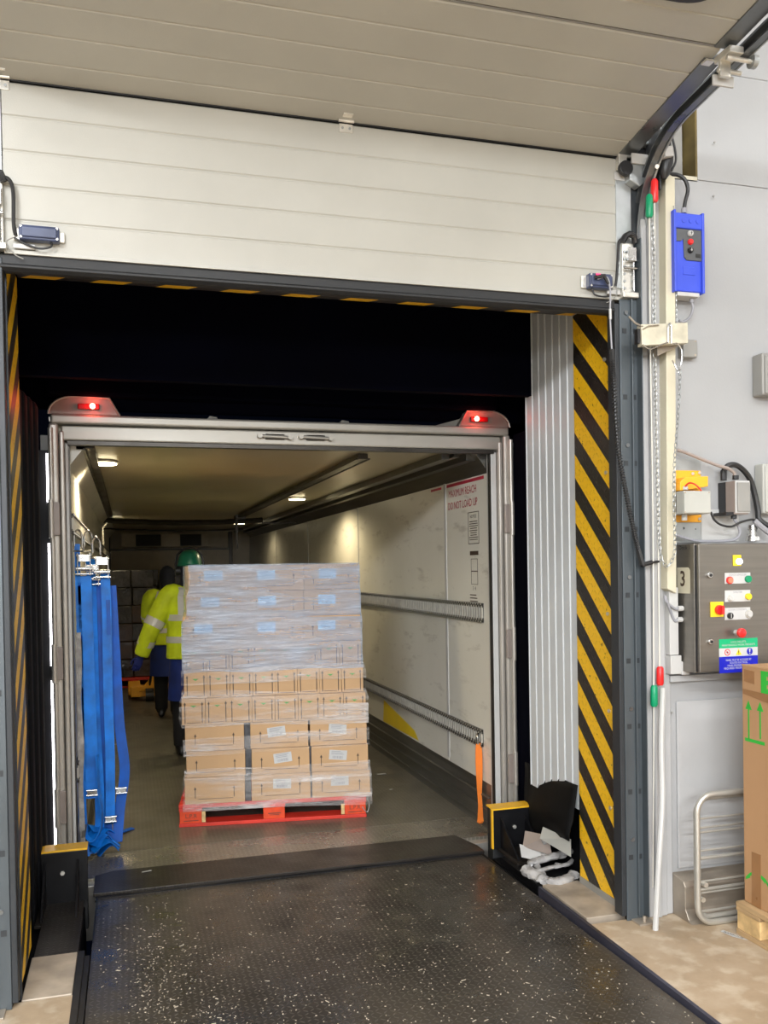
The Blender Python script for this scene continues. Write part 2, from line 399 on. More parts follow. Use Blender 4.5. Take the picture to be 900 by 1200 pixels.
# back wall, right of the door, with recess opening; groove joint at 3.80
wb = B()
H1, H2 = 3.31, 4.15; RX0, RX1 = 1.90, 2.177
for z0, z1 in ((-.02, 1.045), (1.045, 3.31), ):
    wb.box(1.93, 8, 0, .30, z0, z1-.002)
wb.box(RX1, 8, 0, .30, 3.31, 3.80).box(RX1, 8, 0, .30, 3.806, 4.15)
wb.box(RX1, 8, .004, .30, 3.79, 3.81)
wb.box(1.84, 8, 0, .30, 4.15, 5.6)
struct('wall_back', wb, 'wall', bevel=.003)
struct('wall_back_left', B().box(-8, -.90, 0, .30, 0, 5.6), 'wall')
struct('wall_back_upper', B().box(-.9, 1.86, .06, .30, 3.35, 5.6), 'wall')
struct('wall_left', B().box(-8.2, -8, -14, 0, 0, 5.6), 'hall')
struct('wall_right', B().box(8, 8.2, -14, 0, 0, 5.6), 'hall')
struct('wall_front', B().box(-8, 8, -14.2, -14, 0, 5.6), 'hall')
struct('ceiling', B().box(-8.2, 8.2, -14.2, .3, 5.6, 5.8), 'hall')
# recess sides
rc = B().box(RX1, RX1+.002, 0, .3, H1, H2, 0).box(RX1-.008, RX1+.0, .0005, .28, H1, H2, 0).box(1.9, RX1, .28, .30, H1-.1, H2, 1).box(1.9, RX1, 0, .28, H1-.01, H1+.012, 2)
struct('trim_recess', rc, ['ochre', 'postdk', 'creambox'])
build('steel_column', B().box(2.085, 2.142, .06, .26, 3.325, 4.3).box(2.045, 2.08, .10, .26, 3.325, 4.3), 'greybox',
      label='grey steel column inside the recess high in the white wall', cat='column')
# lower wall trims and kerb
tr = B().box(1.99, 6, -.028, 0, 1.045, 1.075)
tr.box(2.03, 6, -.012, 0, .20, .955)
struct('trim_ledge', tr, 'wall_low', bevel=.004)
kb = B()
kprof = [(0, .185), (-.085, .17), (-.10, .15), (-.10, .05), (-.125, .012), (-.15, 0), (0, 0)]
kb.prism([(2.0, y, z) for y, z in kprof], (4, 0, 0))
struct('trim_kerb', kb, 'kerb', bevel=.003)
# white wall strip between post and trunking
jb = B().box(1.900, 1.93, -.035, .02, 0, 3.18).box(1.925, 1.965, -.022, .0, 0, 3.19).box(1.965, 2.0, -.012, 0, 0, 3.30).box(1.872, 1.9, -.02, .02, 0, 3.1)
struct('trim_jamb_strip', jb, 'wall_low', bevel=.006)
for x in (1.905, 1.947): pass
# screws in the wall
sb = B()
for px, py in ((837, 167), (836, 230), (787, 835), (757, 766), (762, 890), (778, 963)):
    p = P(px, py, 'y', -.013); sb.cyl(p+Vector((0, .0, 0)), p+Vector((0, -.004, 0)), .005, 10)
build('wall_screw', sb, 'greybox', bpy.data.objects['wall_back'], kind='stuff')

# ------------------------------------------------------------------ door (sectional, half open)
door = bpy.data.objects.new('door_1', None); COL.objects.link(door); door.location = (.52, 0, 2.675); door['kind'] = 'structure'
door['label'] = 'white ribbed overhead sectional door, half open'
def panel(p0, p1, nrib, th=.042, x0=-.735, x1=1.80, inset=.0):
    p0, p1 = Vector(p0), Vector(p1); L = (p1-p0).length; d = (p1-p0)/L; nrm = Vector((0, -d.z, d.y))
    if nrm.y > 0 and abs(d.z) > .5: nrm = -nrm
    if abs(d.z) <= .5 and nrm.z > 0: nrm = -nrm          # faces down
    prof = [(.004, -.004), (.010, 0)]
    for i in range(1, nrib):
        s = L*i/nrib; prof += [(s-.006, 0), (s-.002, -.0045), (s+.002, -.0045), (s+.006, 0)]
    prof += [(L-.010, 0), (L-.004, -.004), (L-.004, -th), (.004, -th)]
    return B().prism([(x0, (p0+d*s+nrm*q).y, (p0+d*s+nrm*q).z) for s, q in prof], (x1-x0, 0, 0)), d, nrm
sec = [((0, 0, 2.738), (0, -.002, 3.362), 5), ((0, .035, 3.364), (0, -.672, 3.466), 5), ((0, -.676, 3.468), (0, -1.345, 3.535), 5), ((0, -1.353, 3.536), (0, -2.02, 3.56), 5)]
dirs = []
for k, (a, b, nr) in enumerate(sec):
    mb, d, nn = panel(a, b, nr, x0=-.735, x1=1.80 if k else 1.80)
    build('door_panel', mb, 'door', door, smooth=False); dirs.append((Vector(a), Vector(b), d, nn))
# dark gasket line in first joint
build('joint_gasket', B().box(-.735, 1.80, -.002, .034, 3.3625, 3.3685), 'black', door)
build('joint_gasket', B().box(-.735, 1.80, -.677, -.671, 3.468, 3.50), 'greybox', door)
# bottom edge
bs = B()
sp = [(-.006, 2.738), (-.012, 2.730), (-.012, 2.700), (-.02, 2.694), (-.02, 2.686), (-.004, 2.676), (.03, 2.676), (.045, 2.69), (.045, 2.738)]
bs.prism([(-.765, y, z) for y, z in sp], (2.505, 0, 0)); build('bottom_seal', bs, 'rubber', door, bevel=.002)
build('bottom_rail', B().box(-.735, 1.80, -.010, .0, 2.738, 2.752).box(-.735, 1.80, -.016, -.006, 2.736, 2.742), 'door', door, bevel=.001)
# end stiles (zinc strips)
st = B().box(1.757, 1.832, -.006, .03, 2.79, 3.29); build('end_stile', st, 'steel', door, bevel=.002)
build('stile_clip', B().box(1.750, 1.835, -.010, -.004, 3.262, 3.296), 'whitepl', door, bevel=.001)
a, b, d, nn = dirs[1]
build('end_stile', B().obox(Vector((1.765, 0, 0))+a+nn*.006, (.075, 0, 0), d*.66, -nn*.03), 'track', door, bevel=.002)
a3, b3, d3, n3 = dirs[2]
build('end_stile', B().obox(Vector((1.765, 0, 0))+a3+n3*.006, (.075, 0, 0), d3*.66, -n3*.03), 'track', door, bevel=.002)
build('end_stile', B().box(-.815, -.737, -.006, .03, 2.79, 3.33), 'steel', door, bevel=.002)
build('end_stile', B().obox(Vector((-.80, 0, 0))+a+nn*.006, (.063, 0, 0), d*.66, -nn*.03), 'postdk', door, bevel=.002)
# oval window in third panel, only its rim reaches the frame
ov = B(); c = Vector((1.43, -1.02, 3.502)); dd = d3
ring = []
for k in range(40):
    g = 2*PI*k/40; ux = math.copysign(abs(math.cos(g))**.6, math.cos(g)); uy = math.copysign(abs(math.sin(g))**.6, math.sin(g))
    ring.append((ux, uy))
def ovr(sx, sy, h): return [c+X*(ux*sx)+dd*(uy*sy)+n3*h for ux, uy in ring]
ov.loft([ovr(.18, .165, -.002), ovr(.175, .16, .02), ovr(.145, .125, .02), ovr(.14, .12, .0)], cap=False)
wo = build('vision_window', ov, 'black', door, smooth=True)
build('pane', B().add(ovr(.142, .123, .006), [tuple(range(40))]), 'slot', wo)
# hinges
def hinge(x, y, z, dn, ang=0):
    t = B()
    t.box(x-.028, x+.028, y-.006, y, z-.045, z-.012).cyl((x-.032, y-.012, z-.003), (x+.032, y-.012, z-.003), .007, 10)
    t.box(x-.020, x+.020, y-.055, y-.012, z+.003, z+.008)
    h = build('hinge', t, 'zinc', door, bevel=.0015)
    build('screw', B().cyl((x-.015, y-.006, z-.03), (x-.015, y-.010, z-.03), .005, 8).cyl((x+.015, y-.006, z-.03), (x+.015, y-.010, z-.03), .005, 8), 'steel', h)
hinge(.543, 0, 3.370, 1)
hinge(-.735, 0, 3.372, 1)
# right top hinge bracket: plate + rounded dark arm
t = B().box(1.76, 1.80, -.03, -.004, 3.30, 3.36).cyl((1.76, -.02, 3.365), (1.90, -.02, 3.365), .008, 10)
hb = build('roller_hinge', t, 'zinc', door, bevel=.002)
build('bracket_plate', B().box(1.805, 1.885, -.062, -.052, 3.318, 3.362), 'whitepl', hb, bevel=.002)
build('bracket_arm', B().prism([(1.80, -.05, 3.33), (1.88, -.05, 3.33), (1.88, -.05, 3.25), (1.85, -.05, 3.225), (1.80, -.05, 3.25)], (0, .045, 0)), 'steel', hb, bevel=.004)
build('bracket_pivot', B().cyl((1.785, -.03, 3.30), (1.785, -.052, 3.30), .032, 20), 'black', hb, bevel=.002)
# second roller bracket between panels 2 and 3 on the right
q = Vector((1.80, -.676, 3.46))
t = B().box(1.80, 1.86, -.72, -.63, 3.43, 3.455).box(1.805, 1.85, -.66, -.645, 3.375, 3.44).cyl((1.80, -.70, 3.418), (1.93, -.70, 3.418), .009, 10).cyl((1.80, -.65, 3.40), (1.90, -.65, 3.40), .009, 10)
h2 = build('roller_hinge', t, 'zinc', door, bevel=.002)
build('bracket_plate', B().box(1.80, 1.89, -.625, -.615, 3.36, 3.40), 'whitepl', h2, bevel=.002)
build('roller', B().cyl((1.905, -.70, 3.418), (1.925, -.70, 3.418), .024, 20), 'steel', h2)
build('corner_plate', B().box(1.765, 1.80, -.632, -.60, 3.44, 3.448), 'zinc', h2)
# bottom corner brackets + sensor boxes
def corner(x0, x1, side):
    t = B().box(x0, x1, -.022, -.004, 2.745, 2.985)
    t.box(x0-.01, x1+.01, -.045, -.004, 2.742, 2.765)
    cb = build('bottom_bracket', t, 'zinc', door, bevel=.003)
    sbm = B(); xm = (x0+x1)/2
    for k in range(6):
        for s_ in (-1, 1): sbm.cyl((xm+s_*.02, -.022, 2.785+k*.032), (xm+s_*.02, -.028, 2.785+k*.032), .006, 8)
    build('bolt', sbm, 'steel', cb, kind='stuff')
    build('cable_cap', B().tube([(x0-.004, -.03, 2.985), (x0+.01, -.035, 3.01), (xm, -.035, 3.02), (x1-.005, -.035, 3.012), (x1+.005, -.03, 2.985)], .014, 8), 'black', cb, smooth=True)
    build('spring_catch', B().box(xm-.012, xm+.03, -.045, -.022, 2.90, 2.96).cyl((xm-.03, -.04, 2.87), (xm+.035, -.04, 2.87), .006, 8).cyl((xm+.02, -.035, 2.77), (xm+.02, -.035, 2.90), .005, 8), 'chrome', cb, bevel=.002)
    return cb
corner(1.775, 1.832, 1); corner(-.80, -.735, -1)
def sensor(x0, x1, z0, z1, lit):
    t = build('sensor_box', B().box(x0, x1, -.045, -.006, z0, z1), 'navybox', door, bevel=.007, seg=3)
    build('sensor_lid', B().box(x0+.008, x1-.008, -.052, -.044, z0+.008, z1-.008), 'navybox', t, bevel=.004)
    sm = B()
    for xx in (x0+.008, x1-.008):
        for zz in (z0+.008, z1-.008): sm.cyl((xx, -.044, zz), (xx, -.0475, zz), .0045, 8)
    build('screw', sm, 'zinc', t)
    build('mount_tab', B().box(x0-.022, x0+.002, -.014, -.004, z0+.005, z1-.005).box(x1-.002, x1+.016, -.014, -.004, z0+.008, z1-.008), 'zinc', t, bevel=.002)
    if lit: build('indicator_glow', B().box(x0+.028, x0+.046, -.0545, -.051, z0+.05, z0+.058), 'redled', t)
    return t
s1 = sensor(-.683, -.545, 2.782, 2.835, False)
s2 = sensor(1.602, 1.715, 2.772, 2.835, True)
build('sensor_cable', B().tube(spline([(-.762, -.02, 2.995), (-.72, -.03, 3.0), (-.70, -.03, 2.96), (-.70, -.03, 2.84), (-.695, -.02, 2.80)]), .007, 8), 'cable', door, smooth=True)
build('sensor_cable', B().tube(spline([(-.575, -.03, 2.785), (-.575, -.035, 2.765), (-.61, -.035, 2.755), (-.65, -.03, 2.765), (-.70, -.025, 2.79)]), .004, 8), 'cable', door, smooth=True)
build('loose_wire', B().tube(spline([(-.70, -.03, 2.79), (-.725, -.03, 2.77), (-.70, -.03, 2.73), (-.67, -.03, 2.715)]), .0022, 6), 'greybox', door, smooth=True)
build('sensor_cable', B().tube(spline([(1.775, -.03, 2.995), (1.752, -.035, 2.98), (1.748, -.03, 2.9), (1.74, -.03, 2.82), (1.735, -.03, 2.79)]), .006, 8), 'cable', door, smooth=True)
build('sensor_cable', B().tube(spline([(1.62, -.03, 2.775), (1.63, -.035, 2.745), (1.67, -.035, 2.738), (1.71, -.03, 2.745)]), .004, 8), 'cable', door, smooth=True)
build('loose_wire', B().tube(spline([(1.735, -.03, 2.80), (1.742, -.03, 2.76), (1.72, -.03, 2.73), (1.69, -.03, 2.715)]), .0022, 6), 'greybox', door, smooth=True)
build('cable_tag', B().box(1.70, 1.765, -.022, -.012, 2.757, 2.775), 'whitepl', door, bevel=.002)
build('cable_tag', B().box(-.705, -.63, -.022, -.012, 2.755, 2.772), 'whitepl', door, bevel=.002)
# cable gland from the sensor + spiral cable
sc_cab = thing('spiral_cable', 'black spiral cable hanging from the door sensor past the striped plate', 'cable', (1.80, -.06, 1.55))
sp0 = [P(700, 327, 'y', -.06), P(711, 325, 'y', -.07), P(715, 340, 'y', -.07), P(715, 372, 'y', -.07), P(717, 410, 'y', -.07)]
build('plain_cable', B().tube(spline(sp0), .004, 8), 'cableg', sc_cab, smooth=True)
build('cable_grip', B().tube([P(697, 325, 'y', -.062), P(708, 323, 'y', -.07), P(713, 333, 'y', -.07)], [.009, .009, .006], 8), 'black', sc_cab, smooth=True)
build('ferrule', B().cyl(P(715, 362, 'y', -.07), P(715.3, 374, 'y', -.07), .006, 8), 'whitepl', sc_cab)
path = spline([P(717, 410, 'y', -.07), P(719, 440, 'y', -.07), P(724, 520, 'y', -.07), P(735, 585, 'y', -.06), P(747, 640, 'y', -.06), P(753, 662, 'y', -.06)], 40)
coil = []; tot = 0
for i, p in enumerate(path):
    n_ = len(path); t_ = (path[min(i+1, n_-1)]-path[max(i-1, 0)]).normalized(); a_ = t_.cross(Y).normalized(); b_ = t_.cross(a_)
    for k in range(3):
        g = 2*PI*(i*3+k)/6.0
        f_ = k/3; pp = p.lerp(path[min(i+1, n_-1)], f_)
        coil.append(pp+a_*math.cos(g)*.0095+b_*math.sin(g)*.0095)
build('coiled_section', B().tube(coil, .0036, 5).tube(path, .006, 6), 'cable', sc_cab, smooth=True)
build('plug', B().cyl(P(752, 662, 'y', -.06), P(764, 659, 'y', -.06), .010, 12).cyl(P(764, 659, 'y', -.06), P(772, 658, 'y', -.05), .006, 10), 'black', sc_cab)

# ------------------------------------------------------------------ door tracks
def track(x, s, name, label):
    'x = inner face of post; s=+1 right, -1 left'
    t = thing(name, label, 'door track', (x, 0, 0))
    p = B()
    xa, xb = sorted((x, x+s*.085))
    p.box(xa, xb, -.02, -.012, .0, 2.74).box(*sorted((x+s*.05, x+s*.056)), -.035, -.012, .02, 2.74)
    p.box(*sorted((x+s*.083, x+s*.088)), -.06, -.012, .02, 3.0)
    build('post', p, 'post', t, bevel=.002)
    build('post_seal', B().box(*sorted((x-s*.022, x)), -.016, .05, .02, 2.72), 'postdk', t, bevel=.003)
    sl = B(); bo = B()
    for k in range(9):
        z = .27+.29*k
        for dx in (.022, .066): sl.box(x+s*dx-.010, x+s*dx+.010, -.0215, -.0195, z, z+.022)
        if k % 2 == 0: bo.cyl((x+s*.03, -.020, z+.09), (x+s*.03, -.026, z+.09), .009, 12)
    build('slot', sl, 'postdk', t, kind='stuff'); build('bolt', bo, 'track', t, kind='stuff')
    # running rail: C profile swept
    pts = [(-.005, .02), (-.005, 1.0), (-.005, 2.0), (-.005, 3.02)]
    for k in range(1, 13):
        g = k/12*PI/2*.93; pts.append((-.005-.36*(1-math.cos(g)), 3.02+.36*math.sin(g)*1.05))
    ye, ze = pts[-1]
    pts += [(ye-.5, ze+.045), (ye-1.5, ze+.10), (ye-2.6, ze+.14)]
    r = B(); xc = x+s*.10
    for (u0, u1, v0, v1) in ((0, .032, .0, .004), (0, .032, .034, .038), (.028, .032, 0, .038), (0, .010, .038, .044)):
        rings = []
        for i, (y, z) in enumerate(pts):
            a_ = Vector((0, pts[max(i-1, 0)][0], pts[max(i-1, 0)][1])); b_ = Vector((0, pts[min(i+1, len(pts)-1)][0], pts[min(i+1, len(pts)-1)][1]))
            tt = (b_-a_).normalized(); nn_ = Vector((0, -tt.z, tt.y)); c_ = Vector((xc, y, z))
            rings.append([c_+X*s*u0+nn_*-v0, c_+X*s*u1+nn_*-v0, c_+X*s*u1+nn_*-v1, c_+X*s*u0+nn_*-v1])
        r.loft(rings)
    build('running_rail', r, 'track', t)
    r2 = B(); rings = []
    for i, (y, z) in enumerate(pts[4:]):
        rings.append([(xc+s*.033, y-.012, z-.0), (xc+s*.040, y-.012, z-.0), (xc+s*.040, y+.01, z+.06), (xc+s*.033, y+.01, z+.06)])
    r2.loft(rings); build('rail_angle', r2, 'steel', t)
    build('base_plate', B().box(*sorted((x+s*.02, x+s*.10)), -.09, -.02, 0, .008).cyl((x+s*.06, -.06, 0), (x+s*.06, -.06, .03), .008, 8), 'kerb', t, bevel=.001)
    return t
tr_r = track(1.76, 1, 'door_track', 'blue-grey steel door track right of the opening, curving overhead')
tr_l = track(-.765, -1, 'door_track', 'blue-grey steel door track at the left edge of the photo')
build('end_cap', B().box(-.86, -.853, -.06, 0, 0, 2.74), 'postdk', tr_l)

# ------------------------------------------------------------------ opening reveals
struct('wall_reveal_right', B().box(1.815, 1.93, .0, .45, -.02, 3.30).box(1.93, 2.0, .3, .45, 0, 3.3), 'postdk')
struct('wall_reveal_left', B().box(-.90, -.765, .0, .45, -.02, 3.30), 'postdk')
hp = thing('hazard_plate', 'tall tread plate with yellow and black diagonal stripes, right side of opening', 'warning plate', (1.80, .3, 0))
pl_ = B().box(1.796, 1.804, .105, .470, .035, 2.80); build('striped_plate', pl_, 'haz_r', hp, bevel=.001)
build('edge_angle', B().box(1.79, 1.806, .092, .105, .0, 2.80).box(1.792, 1.806, .1, .47, .0, .035), 'greybox', hp)
sm = B()
for z in (.45, .9, 1.35, 2.0, 2.52): sm.cyl((1.797, .17, z), (1.789, .17, z), .009, 10)
build('bolt', sm, 'zinc', hp, kind='stuff')
hl = thing('hazard_plate', 'striped yellow and black tread plate seen edge-on at far left', 'warning plate', (-.75, .3, 0))
build('striped_plate', B().box(-.752, -.744, .06, .45, .035, 2.79), 'haz_l', hl, bevel=.001)
build('edge_angle', B().box(-.754, -.738, .05, .06, 0, 2.79), 'postdk', hl)
build('hazard_header', B().box(-.742, 1.79, .12, .47, 2.801, 2.808), 'haz_h',
      label='thin striped yellow and black header strip under the raised door', cat='warning plate')
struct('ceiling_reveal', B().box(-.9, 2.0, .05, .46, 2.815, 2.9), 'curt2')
# corrugated white side
cw = B(); prof = []
y = .47
while y < 1.04:
    prof += [(y, 0), (y+.058, 0), (y+.062, .006), (y+.074, .006), (y+.078, 0)]; y += .08
prof = [(yy, q) for yy, q in prof if yy <= 1.05]
poly = [(1.80+q, yy, .36) for yy, q in prof]+[(1.86, prof[-1][0], .36), (1.86, .47, .36)]
cw.prism(poly, (0, 0, 2.6)); struct('wall_tunnel_base', B().box(1.90, 1.95, .47, 1.05, -.4, .355), 'curt2'); struct('wall_tunnel_right', cw, 'corr')
cw = B().box(-.86, -.80, .45, .62, -.4, 3.0); struct('wall_tunnel_left', cw, 'curt2')
# dock shelter
sh = thing('dock_shelter', 'black fabric dock shelter closing the gap round the trailer', 'dock shelter', (.55, 1.2, -1.2))
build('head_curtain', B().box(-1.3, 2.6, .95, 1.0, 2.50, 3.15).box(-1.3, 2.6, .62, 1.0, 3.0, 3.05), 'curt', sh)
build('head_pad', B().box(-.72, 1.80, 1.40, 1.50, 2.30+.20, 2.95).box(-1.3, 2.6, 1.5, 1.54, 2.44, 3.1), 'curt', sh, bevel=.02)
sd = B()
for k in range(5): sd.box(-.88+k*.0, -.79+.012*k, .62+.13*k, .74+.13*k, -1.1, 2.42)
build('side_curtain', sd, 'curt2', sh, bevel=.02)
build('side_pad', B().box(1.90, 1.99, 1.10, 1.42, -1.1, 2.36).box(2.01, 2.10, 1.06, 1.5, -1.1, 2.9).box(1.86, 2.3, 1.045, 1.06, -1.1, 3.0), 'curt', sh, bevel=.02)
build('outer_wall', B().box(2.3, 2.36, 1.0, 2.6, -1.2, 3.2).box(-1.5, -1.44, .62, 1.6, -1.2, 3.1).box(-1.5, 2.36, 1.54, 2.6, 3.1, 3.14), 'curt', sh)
# flap at lower right
fp = B(); rings = []
NU, NV = 14, 9; vs = []; fs = []
for i in range(NU+1):
    u = i/NU
    for j in range(NV+1):
        v = j/NV
        y_ = .478+u*.76; z_ = (.485-u*.05)*(1-v)+(.21-.19*u)*v+.012*math.sin(u*11)*v
        x_ = 1.788+.075*u-.05*math.sin(PI*min(1, v*.95))*math.sin(PI*min(1, u*1.05+.05))-.035*v*(1-u)+.014*math.sin(u*9+v*5)*v+.010*noise.noise(Vector((u*4, v*4, 1)))
        vs.append((x_, y_, z_))
for i in range(NU):
    for j in range(NV):
        a_ = i*(NV+1)+j; fs.append((a_, a_+1, a_+NV+2, a_+NV+1))
fp.add(vs, fs); fo = build('rubber_flap', fp, 'flap', smooth=True, label='black rubber flap sagging below the white ribbed side wall', cat='flap')
sf = fo.modifiers.new('s', 'SOLIDIFY'); sf.thickness = .006
# glowing strip added for the outdoor glare in the gap left of the trailer
nl = thing('gap_glow', 'added glowing strip for outdoor light in the gap left of the trailer frame', 'light', (-.735, 1.62, 0))
for z0, z1 in ((-.05, 1.0), (1.08, 1.74), (1.96, 2.22)): build('glow_strip', B().box(-.738, -.722, 1.60, 1.615, z0, z1), 'strip', nl)
build('glow_back', B().box(-.80, -.722, 1.617, 1.65, -.1, 2.24), 'bumper', nl)

# ------------------------------------------------------------------ dock leveller
lv = thing('dock_leveller', 'dark tread-plate dock leveller bridging the dock and the trailer', 'dock leveller', (.52, 0, -.1))
pf = B().prism([(-.512, -1.70, 0), (-.512, 1.165, -.05), (-.512, 1.165, -.075), (-.512, -1.70, -.03)], (2.075, 0, 0))
build('platform', pf, 'ramp', lv, bevel=.0015)
lp = B()
poly = [(-.528, 1.185), (1.575, 1.17), (1.575, 1.28), (1.52, 1.50), (-.44, 1.51), (-.528, 1.46)]
lp.add([(x, y, -.048) for x, y in poly]+[(x, y, -.030 if y > 1.3 else -.030) for x, y in poly],
       [tuple(range(5, -1, -1)), tuple(range(6, 12))]+[(i, (i+1) % 6, (i+1) % 6+6, i+6) for i in range(6)])
build('lip', lp, 'lip', lv, bevel=.002)
build('lip_hinge', B().cyl((-.52, 1.175, -.056), (1.57, 1.175, -.056), .014, 12), 'bumper', lv)
build('frame_angle', B().box(-.560, -.535, -1.75, .42, -.1, .003).box(-.535, -.515, -1.75, .42, -.12, -.02, ), 'bumper', lv)
build('frame_angle', B().box(1.572, 1.588, -1.75, .48, -.1, .003), 'bluein', lv)
build('skirt', B().box(-.512, -.505, -1.7, 1.16, -.7, -.04).box(1.556, 1.563, -1.7, 1.16, -.7, -.04), 'bumper', lv)
# debris on the ramp
db = B()
for k in range(2600):
    y = random.betavariate(1.2, 1.6)*2.6-1.5; x = random.gauss(.75, .5) if random.random() < .6 else random.uniform(-.48, 1.54)
    if not -.49 < x < 1.54: continue
    if random.random() < .35: x = -.2+random.gauss(0, .12)-.1*y
    if not -.49 < x < 1.54: continue
    z = -.05*(y+1.7)/2.865+.0012; L = random.uniform(.001, .0035) if random.random() < .95 else random.uniform(.005, .011); W = random.uniform(.0008, .0018); g = random.uniform(0, PI)
    u = Vector((math.cos(g), math.sin(g), 0)); v = Vector((-u.y, u.x, 0)); c = Vector((x, y, z))
    db.obox(c-u*L-v*W, u*2*L, v*2*W, (0, 0, .0015))
o = build('ramp_debris', db, 'chips', kind='stuff', label='wood chips and crumbs scattered over the dark ramp plate', cat='debris')
# side plates
struct('floor_plate_left', B().box(-.735, -.562, .42, .86, -.02, -.004), 'lip', bevel=.002)
struct('floor_slab_left', B().box(-.74, -.562, .035, .415, -.05, .004), 'slab', bevel=.004)
struct('floor_slab_right', B().prism([(1.604, .06, .003), (1.80, .06, .003), (1.80, .50, .003), (1.604, .50, .003)], (0, 0, -.05)), 'slab', bevel=.003)
struct('floor_plate_right', B().box(1.604, 1.86, .50, 1.0, -.06, -.02), 'bumper')
struct('floor_sill', B().box(-.9, -.562, .0, 1.12, -1.2, -.051).box(1.604, 2.3, .0, 1.12, -1.2, -.062), 'curt2')
# bumpers
def bumper(xa, xb, y, z1, side, label):
    t = thing('dock_bumper', label, 'bumper', ((xa+xb)/2, y, -.02))
    w_ = xb-xa
    build('face_plate', B().box(xa, xb, y, y+.02, -.01, z1), 'bumper', t, bevel=.002)
    build('rubber_block', B().box(xa+.004, xb-.004, y+.021, y+.10, -.16, z1-.006), 'rubber', t, bevel=.004)
    build('yellow_edge', B().box(xa, xb, y-.002, y+.105, z1+.001, z1+.010), 'yellow', t, bevel=.001)
    if side: build('yellow_edge', B().box(xa-.009, xa-.001, y-.002, y+.02, -.01, z1+.010), 'yellow', t, bevel=.001)
    build('base_plate', B().box(xa+.02, xb-.02, y-.27, y, -.02, -.008), 'lip', t, bevel=.001)
    for xg in (xa+.045, xb-.045):
        build('gusset', B().prism([(xg-.005, y-.24, -.008), (xg-.005, y, -.008), (xg-.005, y, z1-.04)], (.010, 0, 0)), 'bumper', t, bevel=.001)
    build('bolt', B().cyl((xa+w_*.52, y, z1-.10), (xa+w_*.52, y-.012, z1-.10), .011, 6), 'zinc', t, bevel=.001)
    return t
bumper(-.785, -.545, 1.05, .235, 0, 'black steel dock bumper with yellow top edge, left of the ramp')
bumper(1.612, 1.852, 1.12, .205, 1, 'black steel dock bumper with yellow side edge, right of the ramp')
# scraps of plastic
pm = thing('plastic_wrap_heap', 'crumpled clear plastic wrap lying beside the right dock bumper', 'plastic waste', (1.7, .7, -.02))
def crumple(pts, r, seed):
    m_ = B(); pts = spline(pts, 7); rings = []; n_ = len(pts)
    for i, p in enumerate(pts):
        t_ = (pts[min(i+1, n_-1)]-pts[max(i-1, 0)]).normalized(); a_ = t_.cross(Z).normalized(); b_ = t_.cross(a_)
        ring_ = []
        for k in range(12):
            g = 2*PI*k/12; rr = r*(1+.6*noise.noise(Vector((i*.45, k*.8, seed))))*(1 if 0 < i < n_-1 else .4)
            ring_.append(p+a_*math.cos(g)*rr+b_*math.sin(g)*rr*.6)
        rings.append(ring_)
    m_.loft(rings); return m_
def F0(px, py, z): return P(px, py, 'z', z)
build('film_roll', crumple([F0(614, 1018, .02), F0(624, 1024, .015), F0(640, 1032, .005), F0(658, 1033, .005), F0(674, 1024, .01)], .034, 1), 'plastic', pm, smooth=True)
build('film_roll', crumple([F0(618, 1012, .03), F0(640, 1006, .05), F0(660, 1000, .06), F0(676, 995, .06)], .026, 4), 'plastic', pm, smooth=True)
build('film_roll', crumple([F0(637, 1004, .03), F0(640, 995, .06), P(639, 983, 'y', .80)], .020, 8), 'plastic', pm, smooth=True)
build('film_roll', crumple([F0(620, 1024, .02), F0(640, 1018, .03), F0(668, 1012, .03)], .014, 21), 'plastic', pm, smooth=True)
build('film_roll', crumple([F0(628, 1010, .03), F0(632, 1020, .02), F0(640, 1030, .02)], .016, 25), 'plastic', pm, smooth=True)
build('film_roll', crumple([F0(650, 1012, .01), F0(664, 1014, .01), F0(672, 1006, .02)], .012, 12), 'plastic', pm, smooth=True)
def sheet(name, a, b, c, d, m, label, cat):
    mb = B(); mb.add([a, b, c, d], [(0,1,2,3)]); nrm = (Vector(b)-Vector(a)).cross(Vector(d)-Vector(a)).normalized()
    mb = B().prism([a, b, c, d], nrm*.0015); return build(name, mb, m, label=label, cat=cat)
sheet('paper_scrap', (1.66, .86, .02), (1.75, .78, .01), (1.775, .84, .05), (1.69, .95, .06), 'paper', 'white paper scrap among the plastic waste at right', 'paper')
sheet('cardboard_scrap', (1.70, .93, .05), (1.785, .75, .05), (1.79, .80, .14), (1.74, .98, .12), 'housing', 'brown-grey card scrap leaning under the black flap', 'cardboard')
sheet('plastic_sheet', (1.74, .80, .13), (1.795, .56, .10), (1.795, .56, .19), (1.76, .80, .19), 'lgrey', 'pale grey plastic sheet beside the striped plate', 'plastic sheet')

